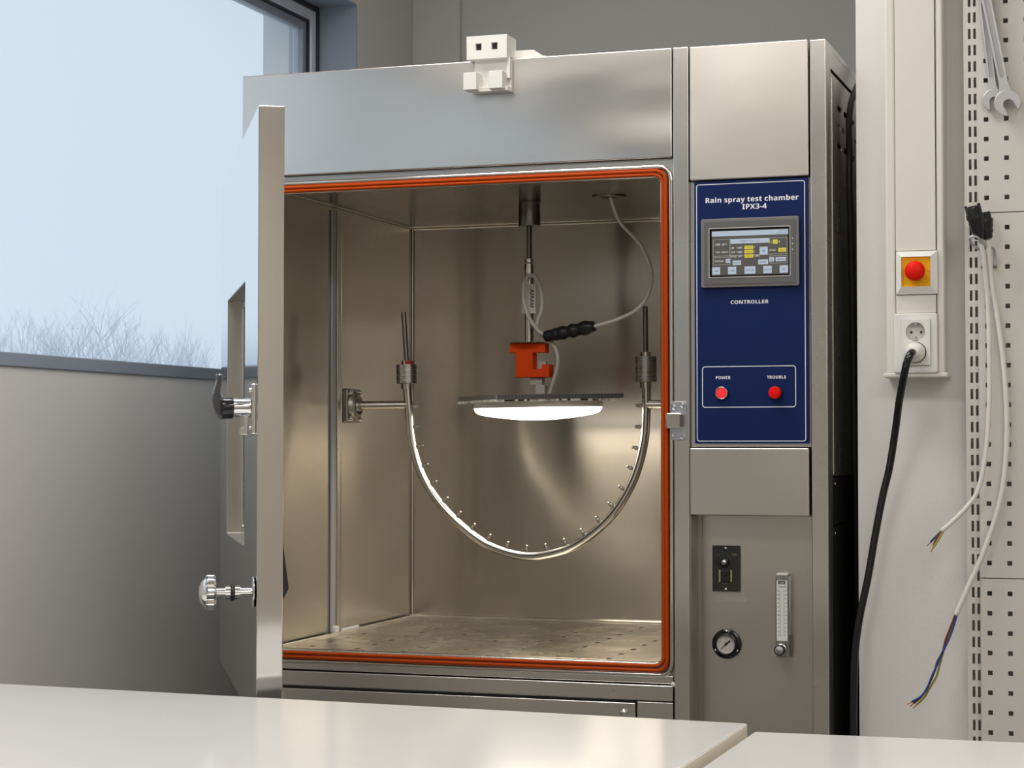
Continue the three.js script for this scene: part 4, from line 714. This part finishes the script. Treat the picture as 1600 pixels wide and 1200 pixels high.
  hang('short white cable hanging from the front black connector with its stub wires', [[1.607, 1.543, 0.04], [1.6115, 1.515, 0.035], [1.6155, 1.47, 0.024], [1.618, 1.4313, 0.018], [1.6197, 1.3186, 0.016], [1.6177, 1.2062, 0.018], [1.6097, 1.1188, 0.022], [1.5946, 1.0563, 0.026], [1.5724, 1.0249, 0.03], [1.5477, 0.9996, 0.034], [1.5303, 0.9844, 0.036]], [1.6055, 1.549, 0.043], [1.5955, 1.609, 0.062], 0.0046, [
    [[[1.531, 0.985, 0.0365], [1.5225, 0.973, 0.038], [1.5165, 0.9625, 0.039], [1.513, 0.953, 0.04]], M.brownWire],
    [[[1.53, 0.9845, 0.0345], [1.5195, 0.9735, 0.036], [1.512, 0.966, 0.037], [1.508, 0.9615, 0.037]], M.blueWire],
    [[[1.532, 0.9835, 0.037], [1.5245, 0.969, 0.04], [1.519, 0.96, 0.041], [1.5135, 0.951, 0.042]], M.earthWire]]);
  hang('long white cable from the rear black connector ending in three long bare coloured wires', [[1.619, 1.55, 0.03], [1.6215, 1.52, 0.026], [1.6265, 1.46, 0.02], [1.6326, 1.4184, 0.014], [1.6475, 1.2933, 0.012], [1.6514, 1.1687, 0.012], [1.6433, 1.0691, 0.014], [1.6283, 1.0068, 0.016], [1.6022, 0.9318, 0.02], [1.5785, 0.877, 0.024], [1.555, 0.8223, 0.028]], [1.6195, 1.549, 0.03], [1.6115, 1.598, 0.036], 0.0052, [
    [[[1.5535, 0.8225, 0.028], [1.544, 0.797, 0.03], [1.5335, 0.769, 0.032], [1.528, 0.745, 0.034], [1.519, 0.731, 0.035], [1.514, 0.713, 0.036], [1.502, 0.684, 0.038], [1.489, 0.662, 0.04], [1.474, 0.648, 0.04]], M.brownWire],
    [[[1.556, 0.8215, 0.029], [1.5485, 0.795, 0.032], [1.5385, 0.768, 0.036], [1.5265, 0.744, 0.039], [1.517, 0.72, 0.04], [1.508, 0.7, 0.041], [1.498, 0.675, 0.042], [1.486, 0.66, 0.043], [1.471, 0.651, 0.043]], M.blueWire],
    [[[1.555, 0.8215, 0.027], [1.5435, 0.788, 0.029], [1.5345, 0.762, 0.031], [1.5295, 0.748, 0.032], [1.5225, 0.722, 0.033], [1.5165, 0.7, 0.034], [1.505, 0.68, 0.035], [1.4935, 0.66, 0.036], [1.4795, 0.645, 0.037]], M.earthWire]]);
}

renderer.render(scene, camera);
